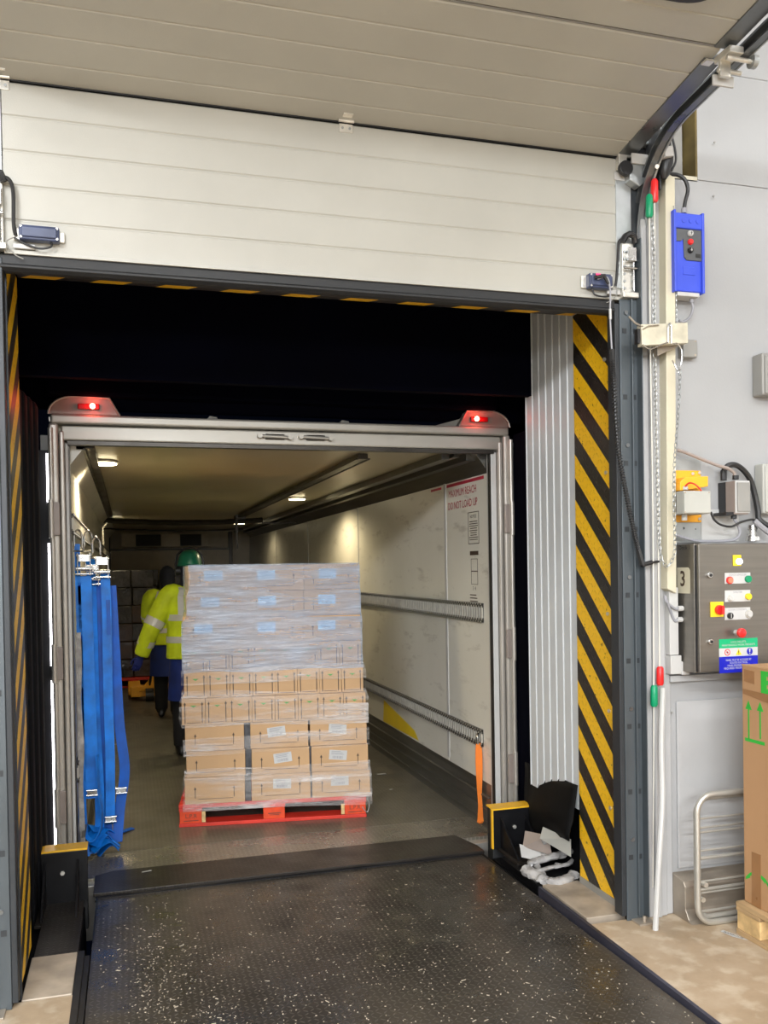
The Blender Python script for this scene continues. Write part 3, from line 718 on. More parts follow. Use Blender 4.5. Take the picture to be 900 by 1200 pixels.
# ================================================================== TRAILER
TX0, TX1 = -.622, 1.798; TF = -.045; TC = 2.276; TY = 1.43; TE = 12.6
tl = thing('trailer', 'refrigerated lorry trailer backed up to the dock, rear doors open', 'trailer', (.588, 1.43, -1.2))
fd = B().box(-.66, 1.84, 1.88, TE, -.12, TF); build('deck', fd, 'tfloor', tl)
build('threshold_plate', B().box(-.66, 1.84, 1.47, 1.877, -.14, TF-.001), 'thresh', tl)
build('rear_sill', B().box(-.71, 1.88, 1.40, 1.47, -.35, -.062), 'frame', tl, bevel=.004)
wr = B(); ys = [1.52, 2.33, 4.75, 7.2, 9.6, TE]
for k in range(5):
    build('side_panel', B().box(TX1, 1.87, ys[k]+.003, ys[k+1]-.003, TF-.03, TC+.02), 'grp', tl, bevel=.002)
    build('joint_strip', B().box(TX1-.004, TX1+.001, ys[k+1]-.02, ys[k+1]+.02, .25, TC-.12), 'whitepl', tl, bevel=.001) if k < 4 else None
    build('side_panel', B().box(-.70, TX0, ys[k]+.003, ys[k+1]-.003, TF-.03, TC+.02), 'grp', tl, bevel=.002)
build('bulkhead', B().box(-.7, 1.87, TE, TE+.08, -.1, 2.35), 'evap', tl)
for k in range(4): build('ceiling_panel', B().box(-.7, 1.87, [1.5, 4.3, 7.1, 9.8][k]+.002, [4.3, 7.1, 9.8, TE][k]-.002, TC, TC+.09), 'grpceil', tl, bevel=.002)
build('roof_skin', B().box(-.71, 1.88, 1.47, TE+.1, TC+.095, TC+.12), 'frame', tl)
for s_ in (0, 1):
    x0, x1 = ((1.768, TX1), (TX0, -.592))[s_]
    k_ = B().prism([(x0 if s_ == 0 else x1, 1.56, TF), ((x0+x1)/2+(.008 if s_ == 0 else -.008), 1.56, .20), (x1 if s_ == 0 else x0, 1.56, .225), (x1 if s_ == 0 else x0, 1.56, TF)], (0, TE-1.56, 0))
    ks = build('kick_strip', k_, 'kick', tl)
    g_ = B()
    xx = x0 if s_ == 0 else x1
    for z in (.0, .075, .15): g_.box(xx-.006, xx+.014, 1.56, TE, z, z+.006)
    build('kick_ridge', g_, 'kick', ks)
# load rails
def load_rail(x, s, z0, z1, y0=1.665):
    lr = build('load_rail', B().box(x, x-s*.004, y0, TE, z0, z1), 'slot', tl)
    e = B().box(x-s*.004, x-s*.018, y0, TE, z0, z0+.014).box(x-s*.004, x-s*.018, y0, TE, z1-.014, z1)
    e.box(x-s*.004, x-s*.012, y0, TE, z0+.014, z0+.026).box(x-s*.004, x-s*.012, y0, TE, z1-.026, z1-.014)
    build('rail_edge', e, 'raildk', lr)
    r_ = B(); y = y0
    while y < TE-.05:
        r_.box(x-s*.003, x-s*.014, y, y+.014 if y < 8 else y+.02, z0+.014, z1-.014); y += .042
    build('slot_bars', r_, 'alu', lr, kind='stuff')
    d_ = B(); y = y0
    while y < 5:
        d_.box(x-s*.0175, x-s*.0195, y, y+.014, z0+.002, z0+.009).box(x-s*.0175, x-s*.0195, y, y+.014, z1-.009, z1-.002); y += .042
    build('edge_lugs', d_, 'zinc', lr, kind='stuff')
load_rail(TX1, 1, 1.225, 1.345); load_rail(TX1, 1, .440, .548, 1.70)
load_rail(TX0, -1, 1.79, 1.90, 1.6); load_rail(TX0, -1, .440, .548, 1.6)
# ceiling rails
build('ceiling_rail', B().box(1.03, 1.09, 1.75, 8.0, TC-.035, TC-.002).box(1.015, 1.03, 1.75, 8, TC-.04, TC-.03).box(1.09, 1.105, 1.75, 8, TC-.04, TC-.03), 'raildk', tl, bevel=.003)
build('ceiling_rail', B().box(-.585, -.535, 1.55, 8.0, TC-.04, TC-.002).box(-.55, -.49, 1.55, 8.0, TC-.03, TC-.002), 'raildk', tl, bevel=.003)
cr = B()
for x0, x1, z0 in ((1.52, 1.57, TC-.045), (1.60, 1.635, TC-.03), (1.68, 1.79, TC-.05)): cr.box(x0, x1, 1.62, TE-.1, z0, TC-.002)
cr.prism([(1.798, 1.55, TC-.13), (1.798, 1.55, TC-.002), (1.70, 1.55, TC-.002)], (0, TE-1.7, 0))
build('corner_rail', cr, 'kick', tl, bevel=.002)
build('corner_cove', B().prism([(TX0, 1.55, TC-.13), (TX0, 1.55, TC-.002), (TX0+.10, 1.55, TC-.002)], (0, TE-1.7, 0)), 'grp', tl)
# partition bar across at y~8
pb = B(); prv = None
pts = [(-.6+i*(1.95/24), 7.9, TC-.07-.03*math.sin(PI*i/24)+.008*noise.noise(Vector((i*.6, 0, 0)))) for i in range(25)]
pb.tube(pts, .034, 8); pb.tube([(p[0], p[1]+.05, p[2]-.10) for p in pts[:22]], .012, 6)
build('partition_bar', pb, 'raildk', tl, smooth=True)
build('bar_end', B().box(1.0, 1.13, 7.8, 8.0, TC-.06, TC-.01).box(1.34, 1.8, 7.88, 7.92, TC-.12, TC-.10).box(1.0, 1.03, 7.86, 7.90, TC-.44, TC-.06), 'raildk', tl)
# bulkhead front: evaporator with two openings
eb = build('evaporator', B().box(-.42, 1.05, TE-.35, TE, 1.985, 2.215), 'evap', tl, bevel=.004)
for x0, x1 in ((-.18, .24), (.56, .92)): build('fan_opening', B().box(x0, x1, TE-.36, TE-.348, 2.0, 2.20), 'slot', eb)
build('air_duct_panel', B().box(-.66, 1.42, TE-.12, TE-.0, .0, 1.95), 'evap', tl, bevel=.004)
build('duct_edge', B().box(-.66, -.60, TE-.15, TE-.121, .0, 2.2).box(1.42, 1.48, TE-.15, TE-.0, .0, 2.25).box(-.60, 1.42, TE-.14, TE-.121, 1.93, 1.96), 'raildk', tl)
# ceiling lamps (real lamps: disc + point light)
for i, (x, y, e) in enumerate(((-.46, 2.36, 75), (-.46, 8.6, 16), (1.283, 5.13, 75), (1.283, 9.8, 16))):
    lm = build('ceiling_lamp', B().cyl((x, y, TC-.016), (x, y, TC-.001), .088, 28), 'zinc', tl, bevel=.004)
    build('lamp_lens', B().cyl((x, y, TC-.024), (x, y, TC-.0165), .078, 28), 'lamp', lm)
    l = bpy.data.lights.new('lamp_light', 'SPOT'); l.energy = e; l.color = (1, .82, .52); l.spot_size = math.radians(165); l.shadow_soft_size = .07; l.spot_blend = .5
    lo = bpy.data.objects.new('lamp_light', l); COL.objects.link(lo); lo.location = (x, y, TC-.035)
# ---- rear frame
fr = B()
for x0, x1 in ((-.71, -.665), (1.845, 1.888)): build('frame_outer', B().box(x0, x1, 1.43, 1.52, -.06, 2.36), 'frame', tl, bevel=.012, seg=3)
fr = B()
for x0, x1 in ((-.66, -.636), (1.815, 1.84)): build('frame_middle', B().box(x0, x1, 1.44, 1.50, -.05, 2.32), 'frame', tl, bevel=.008, seg=3)
fr = B()
for x0, x1 in ((-.634, -.618), (1.778, 1.812)): build('frame_inner', B().box(x0, x1, 1.47, 1.54, -.05, 2.26), 'whitepl', tl, bevel=.004)
for x0, x1 in ((1.768, 1.778), (-.618, -.610)): build('door_seal', B().box(x0, x1, 1.475, 1.50, -.05, 2.25), 'raildk', tl)
build('header', B().box(-.70, 1.88, 1.425, 1.52, 2.355, 2.405), 'frameh', tl, bevel=.012, seg=3)
build('header_lower', B().box(-.65, 1.83, 1.445, 1.53, 2.272, 2.350), 'frameh', tl, bevel=.008)
build('header_seal', B().box(-.62, 1.79, 1.45, 1.50, 2.25, 2.27), 'raildk', tl)
for xc_ in (.47, .70):
    lt = build('header_latch', B().box(xc_-.055, xc_+.055, 1.425, 1.445, 2.300, 2.330), 'raildk', tl, bevel=.006)
    build('latch_lever', B().cyl((xc_-.085, 1.43, 2.318), (xc_+.085, 1.43, 2.312), .010, 10).cyl((xc_-.085, 1.41, 2.318), (xc_-.085, 1.445, 2.318), .014, 10).cyl((xc_+.085, 1.41, 2.312), (xc_+.085, 1.445, 2.312), .014, 10), 'frameh', lt, smooth=True)
# hinges on frame
for x, s_ in ((-.712, -1), (1.89, 1)):
    for z in (1.86, 1.11, .36):
        hg = build('door_hinge', B().box(x-s_*.004, x-s_*.05, 1.405, 1.43, z-.085, z+.085), 'housing', tl, bevel=.003)
        build('hinge_pin', B().cyl((x-s_*.008, 1.405, z-.10), (x-s_*.008, 1.405, z+.10), .014, 12), 'frame', hg, smooth=True)
# outer hinge rod (vertical bright tube)
for x in (-.700, 1.883): build('hinge_rod', B().cyl((x, 1.415, -.05), (x, 1.415, 2.33), .013, 12), 'frame', tl, smooth=True)
# rounded marker-light housings
def marker(xa, xb, s, ledx):
    'xa outer side, xb inner side'
    pts = []
    R_ = .13
    for k in range(9):
        g = k/8*PI/2; pts.append((xa+s*(R_-R_*math.cos(g)), 2.406+.0+R_*.72*math.sin(g)))
    top = pts[-1][1]; pts += [(xb-s*.05, top-.004), (xb, 2.406)]
    poly = [(x, 1.44, z) for x, z in pts]
    h = build('marker_housing', B().prism(poly, (0, .12, 0)), 'housing', tl, bevel=.006)
    e = [Vector((x, 1.436, z)) for x, z in pts]
    build('housing_rim', B().tube(e, .006, 8), 'frameh', h, smooth=True)
    x0, x1 = sorted((ledx-.055, ledx+.055))
    build('marker_lens', B().box(x0, x1, 1.42, 1.44, 2.432, 2.462), 'lensd', h, bevel=.006)
    build('marker_bulb', B().cyl((ledx+.02*s, 1.422, 2.449), (ledx+.02*s, 1.412, 2.449), .013, 16), 'bulb', h)
    l = bpy.data.lights.new('marker_glow', 'POINT'); l.energy = .5; l.color = (1, .03, .02); l.shadow_soft_size = .02
    lo = bpy.data.objects.new('marker_glow', l); COL.objects.link(lo); lo.location = (ledx+.02*s, 1.385, 2.455)
marker(-.71, -.355, 1, -.51); marker(1.888, 1.565, -1, 1.69)
# bits on the roof
rt = B()
for x in (.10, .85): build('roof_tab', B().prism([(x, 1.5, 2.405), (x+.07, 1.5, 2.405), (x+.06, 1.5, 2.425), (x+.02, 1.5, 2.43)], (0, .05, 0)), 'lgrey', tl)
rt.prism([(1.40, 1.5, 2.405), (1.60, 1.5, 2.405), (1.60, 1.5, 2.46)], (0, .02, 0))
build('roof_tab', rt, 'lgrey', tl)
# wall notices
xw = TX1-.0022; XD = Vector((0, -1, 0))
nt = B(); nt.obox((xw-.0, 1.63, 2.118), (.0015, 0, 0), (0, .66, 0), (0, 0, .020)).obox((xw, 2.40, 2.118), (.0015, 0, 0), (0, .22, 0), (0, 0, .016))
text(nt, 'MAXIMUM REACH', .062, (xw-.001, 2.00, 2.068), XD, Z*1.15)
text(nt, 'DO NOT LOAD UP', .062, (xw-.001, 2.00, 1.985), XD, Z*1.15)
build('load_line_print', nt, mat('red_print', (.42, .02, .05), .5), tl)
nb = B()
def rectline(mb, y0, y1, z0, z1, t=.004):
    for a0, a1, b0, b1 in ((y0, y1, z0, z0+t), (y0, y1, z1-t, z1), (y0, y0+t, z0, z1), (y1-t, y1, z0, z1)): mb.obox((xw, a0, b0), (.0012, 0, 0), (0, a1-a0, 0), (0, 0, b1-b0))
rectline(nb, 1.72, 1.90, 1.72, 1.925)
text(nb, 'NOTICE', .03, (xw-.001, 1.81, 1.895), XD, Z)
for k in range(9):
    L_ = random.uniform(.10, .15); nb.obox((xw, 1.735+(.15-L_)*.5, 1.745+k*.0145), (.0012, 0, 0), (0, L_, 0), (0, 0, .005))
nb.obox((xw, 1.735, 1.648), (.0012, 0, 0), (0, .14, 0), (0, 0, .026))
rectline(nb, 1.75, 1.86, 1.545, 1.625, .003); rectline(nb, 1.75, 1.86, 1.46, 1.545, .003)
text(nb, '3  4', .035, (xw-.001, 1.805, 1.435), XD, Z)
for k in range(6):
    L_ = random.uniform(.09, .15); nb.obox((xw, 1.735+(.15-L_), 1.29+k*.020), (.0012, 0, 0), (0, L_, 0), (0, 0, .006))
build('notice_print', nb, 'ink', tl)
# yellow triangle decal low on the wall
yt = B().prism([(TX1-.0015, 3.05, .245), (TX1-.0015, 4.05, .40), (TX1-.0015, 3.95, .245)], (.001, 0, 0))
yt = B().prism([(TX1-.0015, 3.0, .24), (TX1-.0015, 3.1, .30), (TX1-.0015, 3.95, .42), (TX1-.0015, 3.98, .23)], (.001, 0, 0))
build('yellow_decal', yt, 'yelpl', tl)
# folded-back door leaves along the outside
for s_, x in ((-1, -.722), (1, 1.90)):
    dl = build('rear_door_leaf', B().box(*sorted((x, x+s_*.05)), 1.52 if s_ > 0 else 1.68, 2.75, -.05, 2.33), 'whitepl', tl, bevel=.003)

# ================================================================== PALLET + CARTONS
def rotz(v, a): return Vector((v.x*math.cos(a)-v.y*math.sin(a), v.x*math.sin(a)+v.y*math.cos(a), v.z))
PA = math.radians(-8.0); PO = Vector((-.049, 2.262, TF))
pw = 1.195; pdp = 1.0
def place(o, org, ang): o.location = org; o.rotation_euler = (0, 0, ang)
def lbuild(name, mb, mats, parent, **k):
    'mesh in the local space of a turned thing'
    if not isinstance(mats, (list, tuple)): mats = [mats]
    me = bpy.data.meshes.new(name); me.from_pydata([tuple(v) for v in mb.v], [], mb.f)
    for q in mats: me.materials.append(M[q])
    me.polygons.foreach_set('material_index', mb.m)
    bm = bmesh.new(); bm.from_mesh(me); bmesh.ops.recalc_face_normals(bm, faces=bm.faces); bm.to_mesh(me); bm.free()
    if k.get('smooth'): me.polygons.foreach_set('use_smooth', [True]*len(me.polygons))
    o = bpy.data.objects.new(name, me); COL.objects.link(o); o.parent = parent
    if k.get('bevel'):
        b = o.modifiers.new('b', 'BEVEL'); b.width = k['bevel']; b.segments = 2; b.limit_method = 'ANGLE'
    if k.get('label'): o['label'] = k['label']
    if k.get('kind'): o['kind'] = k['kind']
    return o
pal = thing('pallet', 'red painted wooden pallet under the wrapped carton load', 'pallet'); place(pal, PO, PA)
for k in range(3): lbuild('bottom_board', B().box(0, pw, [0, .43, .86][k], [.13, .57, .99][k], 0, .022), 'redpal', pal, bevel=.002)
for i in range(3):
    for j in range(3):
        x0 = [0, .525, 1.05][i]; y0 = [.004, .43, .87][j]
        lbuild('block', B().box(x0+.004, x0+.141, y0, y0+.12, .0225, .098), 'redblk' if j == 0 else 'redpal', pal, bevel=.002)
for i in range(3): lbuild('stringer', B().box([0, .525, 1.05][i], [.145, .67, 1.195][i], 0, 1., .0985, .119), 'redpal', pal, bevel=.002)
for k in range(7): lbuild('top_board', B().box(0, pw, k*.148, k*.148+.11, .1195, .142), 'redpal', pal, bevel=.002)
lbuild('yellow_patch', B().box(.142, .165, .001, .003, .026, .095), 'woody', pal); lbuild('yellow_patch', B().box(1.03, 1.052, .001, .003, .026, .095), 'woody', pal)
for px_ in (.075, 1.12):
    pp = B(); text(pp, 'L.P.R', .036, (px_, .0035, .066), X, Z); pp.box(px_-.045, px_+.045, .002, .0035, .036, .040); lbuild('print', pp, 'ink', pal)
lbuild('print', B().box(.56, .64, .002, .0035, .055, .060).box(.57, .63, .002, .0035, .046, .049), 'ink', pal)
# wooden bits and inner blocks visible in the openings
LAY = [ # z-order from bottom: left px, right px at front, kind, yaw deg
 (214, 431.5, 'L', -8), (216.4, 429.5, 'L', -8), (215.5, 428.6, 'L', -7.5), (212.2, 428.2, 'S', -7), (215.6, 425.7, 'S', -6),
 (215.5, 423.6, 'S', -5), (215.5, 423.6, 'L', -4), (222, 422.5, 'L', -2.5), (225, 421.7, 'L', -1.5)]
zc = TF+.143; LH = .167
layer_geo = []
ords = ['bottom', 'second', 'third', 'fourth', 'fifth', 'sixth', 'seventh', 'eighth', 'top']
LD = .98
def arrow(mb, x, z0, z1, t=.0035, hd=.010, m=1, y=-.0006):
    mb.box(x-t/2, x+t/2, y, 0, z0, z1-hd, m); mb.prism([(x-hd*.6, y, z1-hd*1.3), (x+hd*.6, y, z1-hd*1.3), (x, y, z1)], (0, -y, 0), m)
for li, (pa, pb_, kd, yw) in enumerate(LAY):
    a = math.radians(yw); zb = zc+li*LH+.001*li
    pl = P(pa, 800, 'y', 2.255); w_ = 1.16
    for it in range(6):
        yr = 2.255+w_*math.sin(a); pr = P(pb_, 800, 'y', yr); w_ = (pr.x-pl.x)/math.cos(a)
    org = Vector((pl.x, 2.255, zb)); u = Vector((math.cos(a), math.sin(a), 0)); v = Vector((-math.sin(a), math.cos(a), 0))
    layer_geo.append((org, u, v, w_, zb))
    n_ = 3 if kd == 'L' else 8
    gap = 0.002
    widths = [w_/n_]*n_; starts = [i*w_/n_ for i in range(n_)]
    if kd == 'L' and li < 3:
        cw_ = (w_-.036-.014)/3; starts = [0, cw_+.040, 2*cw_+.052]; widths = [cw_]*3
    cnames = ['left', 'middle', 'right'] if n_ == 3 else ['leftmost', 'second from left', 'third from left', 'fourth from left', 'fourth from right', 'third from right', 'second from right', 'rightmost']
    for row in range(2):
        for ci in range(n_):
            cw_ = widths[ci]-gap; dep = LD/2-.004; jx = random.uniform(-.001, .001); h = LH-.002
            b = B(); b.box(0, cw_, 0, dep, 0, h)
            b.box(cw_/2-.0006, cw_/2+.0006, -.0, dep, h, h+.0003, 1)
            col_ = 'brown' if li < 5 else 'grey-hazed'
            if row == 0:
                if kd == 'L':
                    for ax_ in (.17, .82): arrow(b, cw_*ax_, h*.22, h*.66, .005, .014)
                    b.box(cw_*.22, cw_*.80, -.0005, 0, h*.17, h*.19, 1)
                else:
                    for ax_ in (.13, .87): arrow(b, cw_*ax_, h*.06, h*.88, .006, .014)
                    b.box(cw_*.2, cw_*.8, -.0005, 0, h*.065, h*.085, 1)
                    b.prism([(cw_*.36, -.0006, h*.74), (cw_*.64, -.0006, h*.74), (cw_*.5, -.0006, h*.66)], (0, .0006, 0), 2)
                lab = '%s %s carton, %s, front row, %s layer of the pallet load' % ('wide' if kd == 'L' else 'narrow', col_, cnames[ci], ords[li])
                grp = 'cartons in the front row of the pallet load'
            else:
                lab = '%s carton, back row, %s layer of the pallet load' % (cnames[ci], ords[li]); grp = 'cartons in the back row of the pallet load'
            o = thing('carton', lab, 'carton', group=grp)
            org2 = org+u*(starts[ci]+.001+jx)+v*(row*(LD/2)+random.uniform(0, .004 if row == 0 else .0))
            place(o, org2, a)
            lbuild('carton_body', b, ['card', 'ink', 'inkg'], o, bevel=.003)
            if row == 0 and kd == 'L' and (ci > 0 or li > 5):
                t_ = random.uniform(-.12, .12) if li < 3 else random.uniform(-.04, .02); lx = cw_*(.5 if li < 3 else .38)+random.uniform(-.02, .02); lz = h*.62
                uu = Vector((math.cos(t_), 0, math.sin(t_))); vv = Vector((-math.sin(t_), 0, math.cos(t_)))
                l_ = B(); c_ = Vector((lx, -.0012, lz)); W_, H_ = .115, .062
                l_.obox(c_-uu*W_/2-vv*H_/2, uu*W_, vv*H_, (0, .001, 0), 0)
                q_ = c_+Vector((0, -.0004, 0))
                for k in range(3): l_.obox(q_-uu*W_*.38+vv*(H_*.06+k*.009), uu*W_*random.uniform(.5, .76), vv*.0028, (0, .0004, 0), 1)
                for k in range(14): l_.obox(q_-uu*(W_*.3-k*.005)-vv*(H_*.38), uu*random.choice((.0015, .003)), vv*H_*.28, (0, .0004, 0), 1)
                lbuild('shipping_label', l_, ['paper' if li < 3 else 'paper2', 'label_ink'], o, label='white printed shipping label')
# gaps between the lower cartons are darkened by strips added further down
# stretch wrap
wrp = thing('stretch_wrap', 'clear stretch film wound around the stacked cartons, dense and hazy at the top', 'stretch film', (.55, 2.2, zc))
def corner_at(z, e):
    t = (z-zc)/LH-.5; t = max(0, min(8, t)); i = int(min(7, math.floor(t))); f = t-i
    f = max(0, min(1, (f-.35)/.3))       # steps follow the layers
    A_, B_ = layer_geo[i], layer_geo[i+1]
    def cs(g):
        o_, u_, v_, w_, _ = g
        return [o_-u_*e-v_*e, o_+u_*(w_+e)-v_*e, o_+u_*(w_+e)+v_*(LD+e), o_-u_*e+v_*(LD+e)]
    return [p.lerp(q, f) for p, q in zip(cs(A_), cs(B_))]
def wrap(z0, z1, tilt, e, nu, nv, seed, edge=.015):
    mb = B(); vs = []; fs = []
    for i in range(nu):
        t = i/nu*4; side = int(t); f = t-side
        for j in range(nv+1):
            v = j/nv; za = z0+tilt*math.sin(i/nu*2*PI+seed)+edge*noise.noise(Vector((i*.09, seed, 0))); zb_ = z1+tilt*math.sin(i/nu*2*PI+seed+.3)+edge*noise.noise(Vector((i*.09, seed+9, 0)))
            z = za*(1-v)+zb_*v; z = min(z, zc+9*LH+.014)
            c = corner_at(z, e); p = c[side].lerp(c[(side+1) % 4], f)
            cen = (c[0]+c[2])/2; out = (p-cen).normalized()
            amp = .0045*noise.noise(Vector((p.x*3+p.y*3, z*22, seed)))
            vs.append(Vector((p.x, p.y, z))+out*(amp+.002))
    for i in range(nu):
        k = (i+1) % nu
        for j in range(nv): fs.append((i*(nv+1)+j, k*(nv+1)+j, k*(nv+1)+j+1, i*(nv+1)+j+1))
    mb.add(vs, fs); return mb
build('dense_film', wrap(zc+5*LH-.01, zc+9*LH+.010, .006, .008, 160, 70, 1.0), 'film_hi', wrp, smooth=True)
for k, (z0, z1, tl_) in enumerate(((zc-.05, zc+.16, .01), (zc+.14, zc+.24, .022), (zc+.31, zc+.42, .02), (zc+.455, zc+.60, .03), (zc+.64, zc+.72, .025), (zc+.77, zc+.86, .012))):
    build('film_band', wrap(z0, z1, tl_, .010+.001*k, 120, 18, 2.3+k*1.7), 'film_lo', wrp, smooth=True)
# film tail hanging at the pallet's right corner
tp_ = [Vector((1.10, 2.075, .03)), Vector((1.13, 2.07, -.005)), Vector((1.145, 2.07, .03)), Vector((1.14, 2.07, .09))]
build('film_tail', B().tube(spline(tp_), .003, 6), 'plastic', wrp, smooth=True)
# dark strips added to blacken the gaps between the lower cartons
for (li0, li1, sx) in ((0, 3, 1), (0, 2, 2)):
    g_ = B()
    for li in range(li0, li1):
        o_, u_, v_, w_, zb = layer_geo[li]; cw_ = (w_-.05)/3
        s0 = (cw_+.001 if sx == 1 else 2*cw_+.0405)
        wd = .037 if sx == 1 else .011
        g_.obox(o_+u_*s0+v_*.02, u_*wd, v_*.004, Z*(LH-.002))
    build('gap_filler', g_, 'gapblk', label='added dark liner strip in the gap between the lower cartons' if sx == 1 else 'added narrow dark liner strip right of the middle cartons', cat='filler')

# ================================================================== WORKERS
def ell(c, rx, ry, n=18, yaw=0, tilt=None):
    c = Vector(c); out = []
    for k in range(n):
        g = 2*PI*k/n; p = Vector((rx*math.cos(g), ry*math.sin(g), 0)); p = rotz(p, yaw)
        if tilt: p = tilt @ p
        out.append(c+p)
    return out
def limb(pts, rs, n=12):
    return B().tube(spline(pts, 4), [rs[min(int(i/4), len(rs)-1)]*(1-(i % 4)/4)+rs[min(int(i/4)+1, len(rs)-1)]*((i % 4)/4) for i in range((len(pts)-1)*4+1)], n)
def remesh(o, v=.012):
    r = o.modifiers.new('r', 'REMESH'); r.mode = 'VOXEL'; r.voxel_size = v; r.use_smooth_shade = True
    s = o.modifiers.new('s', 'SMOOTH'); s.iterations = 4; s.factor = .5
def hand(t, w0, dirv, palmn, m, parent, s=1.0):
    'palm and five curled fingers'
    d = Vector(dirv).normalized(); n_ = Vector(palmn).normalized(); sd_ = d.cross(n_).normalized(); w0 = Vector(w0)
    mb = B(); rings = []
    for q, a_, b_ in ((-.03, .024, .020), (0, .026, .018), (.04, .036, .015), (.085, .038, .013), (.095, .034, .010)):
        rings.append([w0+d*q*s+sd_*math.cos(2*PI*k/12)*a_*s+n_*math.sin(2*PI*k/12)*b_*s for k in range(12)])
    mb.loft(rings)
    for k, (off, L) in enumerate(((-.028, .066), (-.010, .076), (.009, .071), (.026, .055))):
        b0 = w0+d*.088*s+sd_*off*s
        mb.tube([b0-d*.02*s, b0, b0+d*L*.4*s+n_*.006*s, b0+d*L*.68*s+n_*.024*s, b0+d*L*.78*s+n_*.046*s], [.009*s, .009*s, .0085*s, .008*s, .006*s], 8)
    b0 = w0+d*.025*s-sd_*.030*s
    mb.tube([b0, b0-sd_*.02*s+d*.025*s+n_*.01*s, b0-sd_*.024*s+d*.055*s+n_*.024*s, b0-sd_*.015*s+d*.075*s+n_*.032*s], [.012*s, .0105*s, .009*s, .007*s], 8)
    o = build('gloved_hand' if m == 'glove' else 'hand', mb, m, parent, smooth=True); remesh(o, .004); return o
def worker(base, yaw, H, hood, label, armL, lean=0, stride=.16, armR=None):
    'person facing +y (away from the dock); local frame, x = to the person right'
    t = thing('person', label, 'person', base)
    bp_ = Vector(base); s = H/1.76
    def L(x, y, z):
        return bp_+rotz(Vector((x*s, (y+lean*max(0, z-.85))*s, z*s)), yaw)
    def R(c, rx, ry): return [L(c[0]+rx*math.cos(2*PI*k/18), c[1]+ry*math.sin(2*PI*k/18), c[2]) for k in range(18)]
    # body (continuous): torso, neck, head, legs
    b = B(); b.loft([R((0, 0, .84), .15, .105), R((0, 0, .96), .165, .115), R((0, 0, 1.10), .145, .10), R((0, 0, 1.28), .17, .11), R((0, 0, 1.40), .18, .10), R((0, 0, 1.47), .10, .08), R((0, .01, 1.50), .058, .06), R((0, .015, 1.56), .055, .062)])
    b.loft([R((0, .03, 1.52), .045, .06), R((0, .04, 1.56), .065, .085), R((0, .035, 1.62), .076, .098), R((0, .025, 1.68), .078, .10), R((0, .02, 1.73), .062, .08), R((0, .02, 1.758), .03, .04)])
    b.tube([L(0, .125, 1.625), L(0, .15, 1.61), L(0, .13, 1.60)], [.008, .014, .012], 8)
    for e in (-1, 1): b.tube([L(e*.076, .02, 1.66), L(e*.086, .015, 1.64), L(e*.078, .02, 1.61)], [.010, .014, .008], 8)
    for sx, fy in ((-1, stride), (1, -stride)):
        b.add(*[(q.v, q.f) for q in [limb([L(sx*.09, 0, .92), L(sx*.095, fy*.45+.02, .50), L(sx*.095, fy*.8-.01, .12)], [.088, .058, .042])]][0])
    for sgn, arm in ((-1, armL), (1, armR)):
        if not arm: arm = [(sgn*.19, 0, 1.41), (sgn*.25, .02, 1.15), (sgn*.24, .12, .92)]
        q = limb([L(*p) for p in arm], [.050, .040, .028]); b.add(q.v, q.f)
    bo = build('body', b, 'skin', t, smooth=True); remesh(bo, .012)
    # face marks
    fc = B()
    for e in (-1, 1):
        p = L(e*.03, .128, 1.645); fc.tube([p, p+rotz(Vector((0, .006, 0)), yaw)], .009, 10)
    build('eye', fc, 'dark', t); build('mouth', B().tube([L(-.022, .128, 1.575), L(0, .133, 1.573), L(.022, .128, 1.575)], .005, 6), 'redpal', t)
    # trousers
    tr_ = B()
    for sx, fy in ((-1, stride), (1, -stride)):
        q = limb([L(sx*.085, 0, .95), L(sx*.092, fy*.45+.03, .50), L(sx*.095, fy*.85-.01, .08)], [.115, .082, .07]); tr_.add(q.v, q.f)
    tr_.loft([R((0, 0, .80), .17, .12), R((0, 0, .98), .175, .125)]); o = build('trousers', tr_, 'dark', t, smooth=True); remesh(o, .014)
    for sx, fy in ((-1, stride), (1, -stride)):
        q = B(); y0 = fy*.9; rings = []
        for yy, rx, h in ((-.09, .030, .055), (-.06, .042, .10), (0, .045, .12), (.06, .046, .075), (.13, .046, .055), (.175, .028, .04)):
            rings.append([L(sx*.095+rx*math.cos(2*PI*k/14), y0+yy, max(.0, h/2+h/2*math.sin(2*PI*k/14))) for k in range(14)])
        q.loft(rings); q.cyl(L(sx*.095, y0-.02, .06), L(sx*.095, y0-.02, .22), .060, 14); o = build('boot', q, 'boot', t, smooth=True); remesh(o, .01)
    # coat skirt
    cs = B().loft([R((0, .0, .50), .215, .165), R((0, 0, .60), .21, .16), R((0, 0, .75), .20, .15), R((0, 0, .95), .185, .135)])
    build('coat', cs, 'coat', t, smooth=True)
    # jacket
    j = B().loft([R((0, 0, .86), .225, .165), R((0, 0, .90), .222, .165), R((0, 0, 1.10), .212, .155), R((0, 0, 1.28), .215, .15), R((0, 0, 1.40), .215, .135), R((0, 0, 1.46), .15, .11), R((0, .0, 1.50), .085, .085), R((0, .0, 1.53), .078, .08)])
    arms = []
    for sgn, arm in ((-1, armL), (1, armR)):
        if not arm: arm = [(sgn*.19, 0, 1.41), (sgn*.25, .02, 1.15), (sgn*.24, .12, .92)]
        a3 = [L(*p) for p in arm]; end = a3[2]
        q = limb([L(sgn*.12, 0, 1.42)]+a3, [.08, .092, .078, .066]); j.add(q.v, q.f); arms.append(a3)
    jo = build('jacket', j, 'hivis', t, smooth=True); remesh(jo, .012)
    tx = None
    # reflective bands
    rb = B()
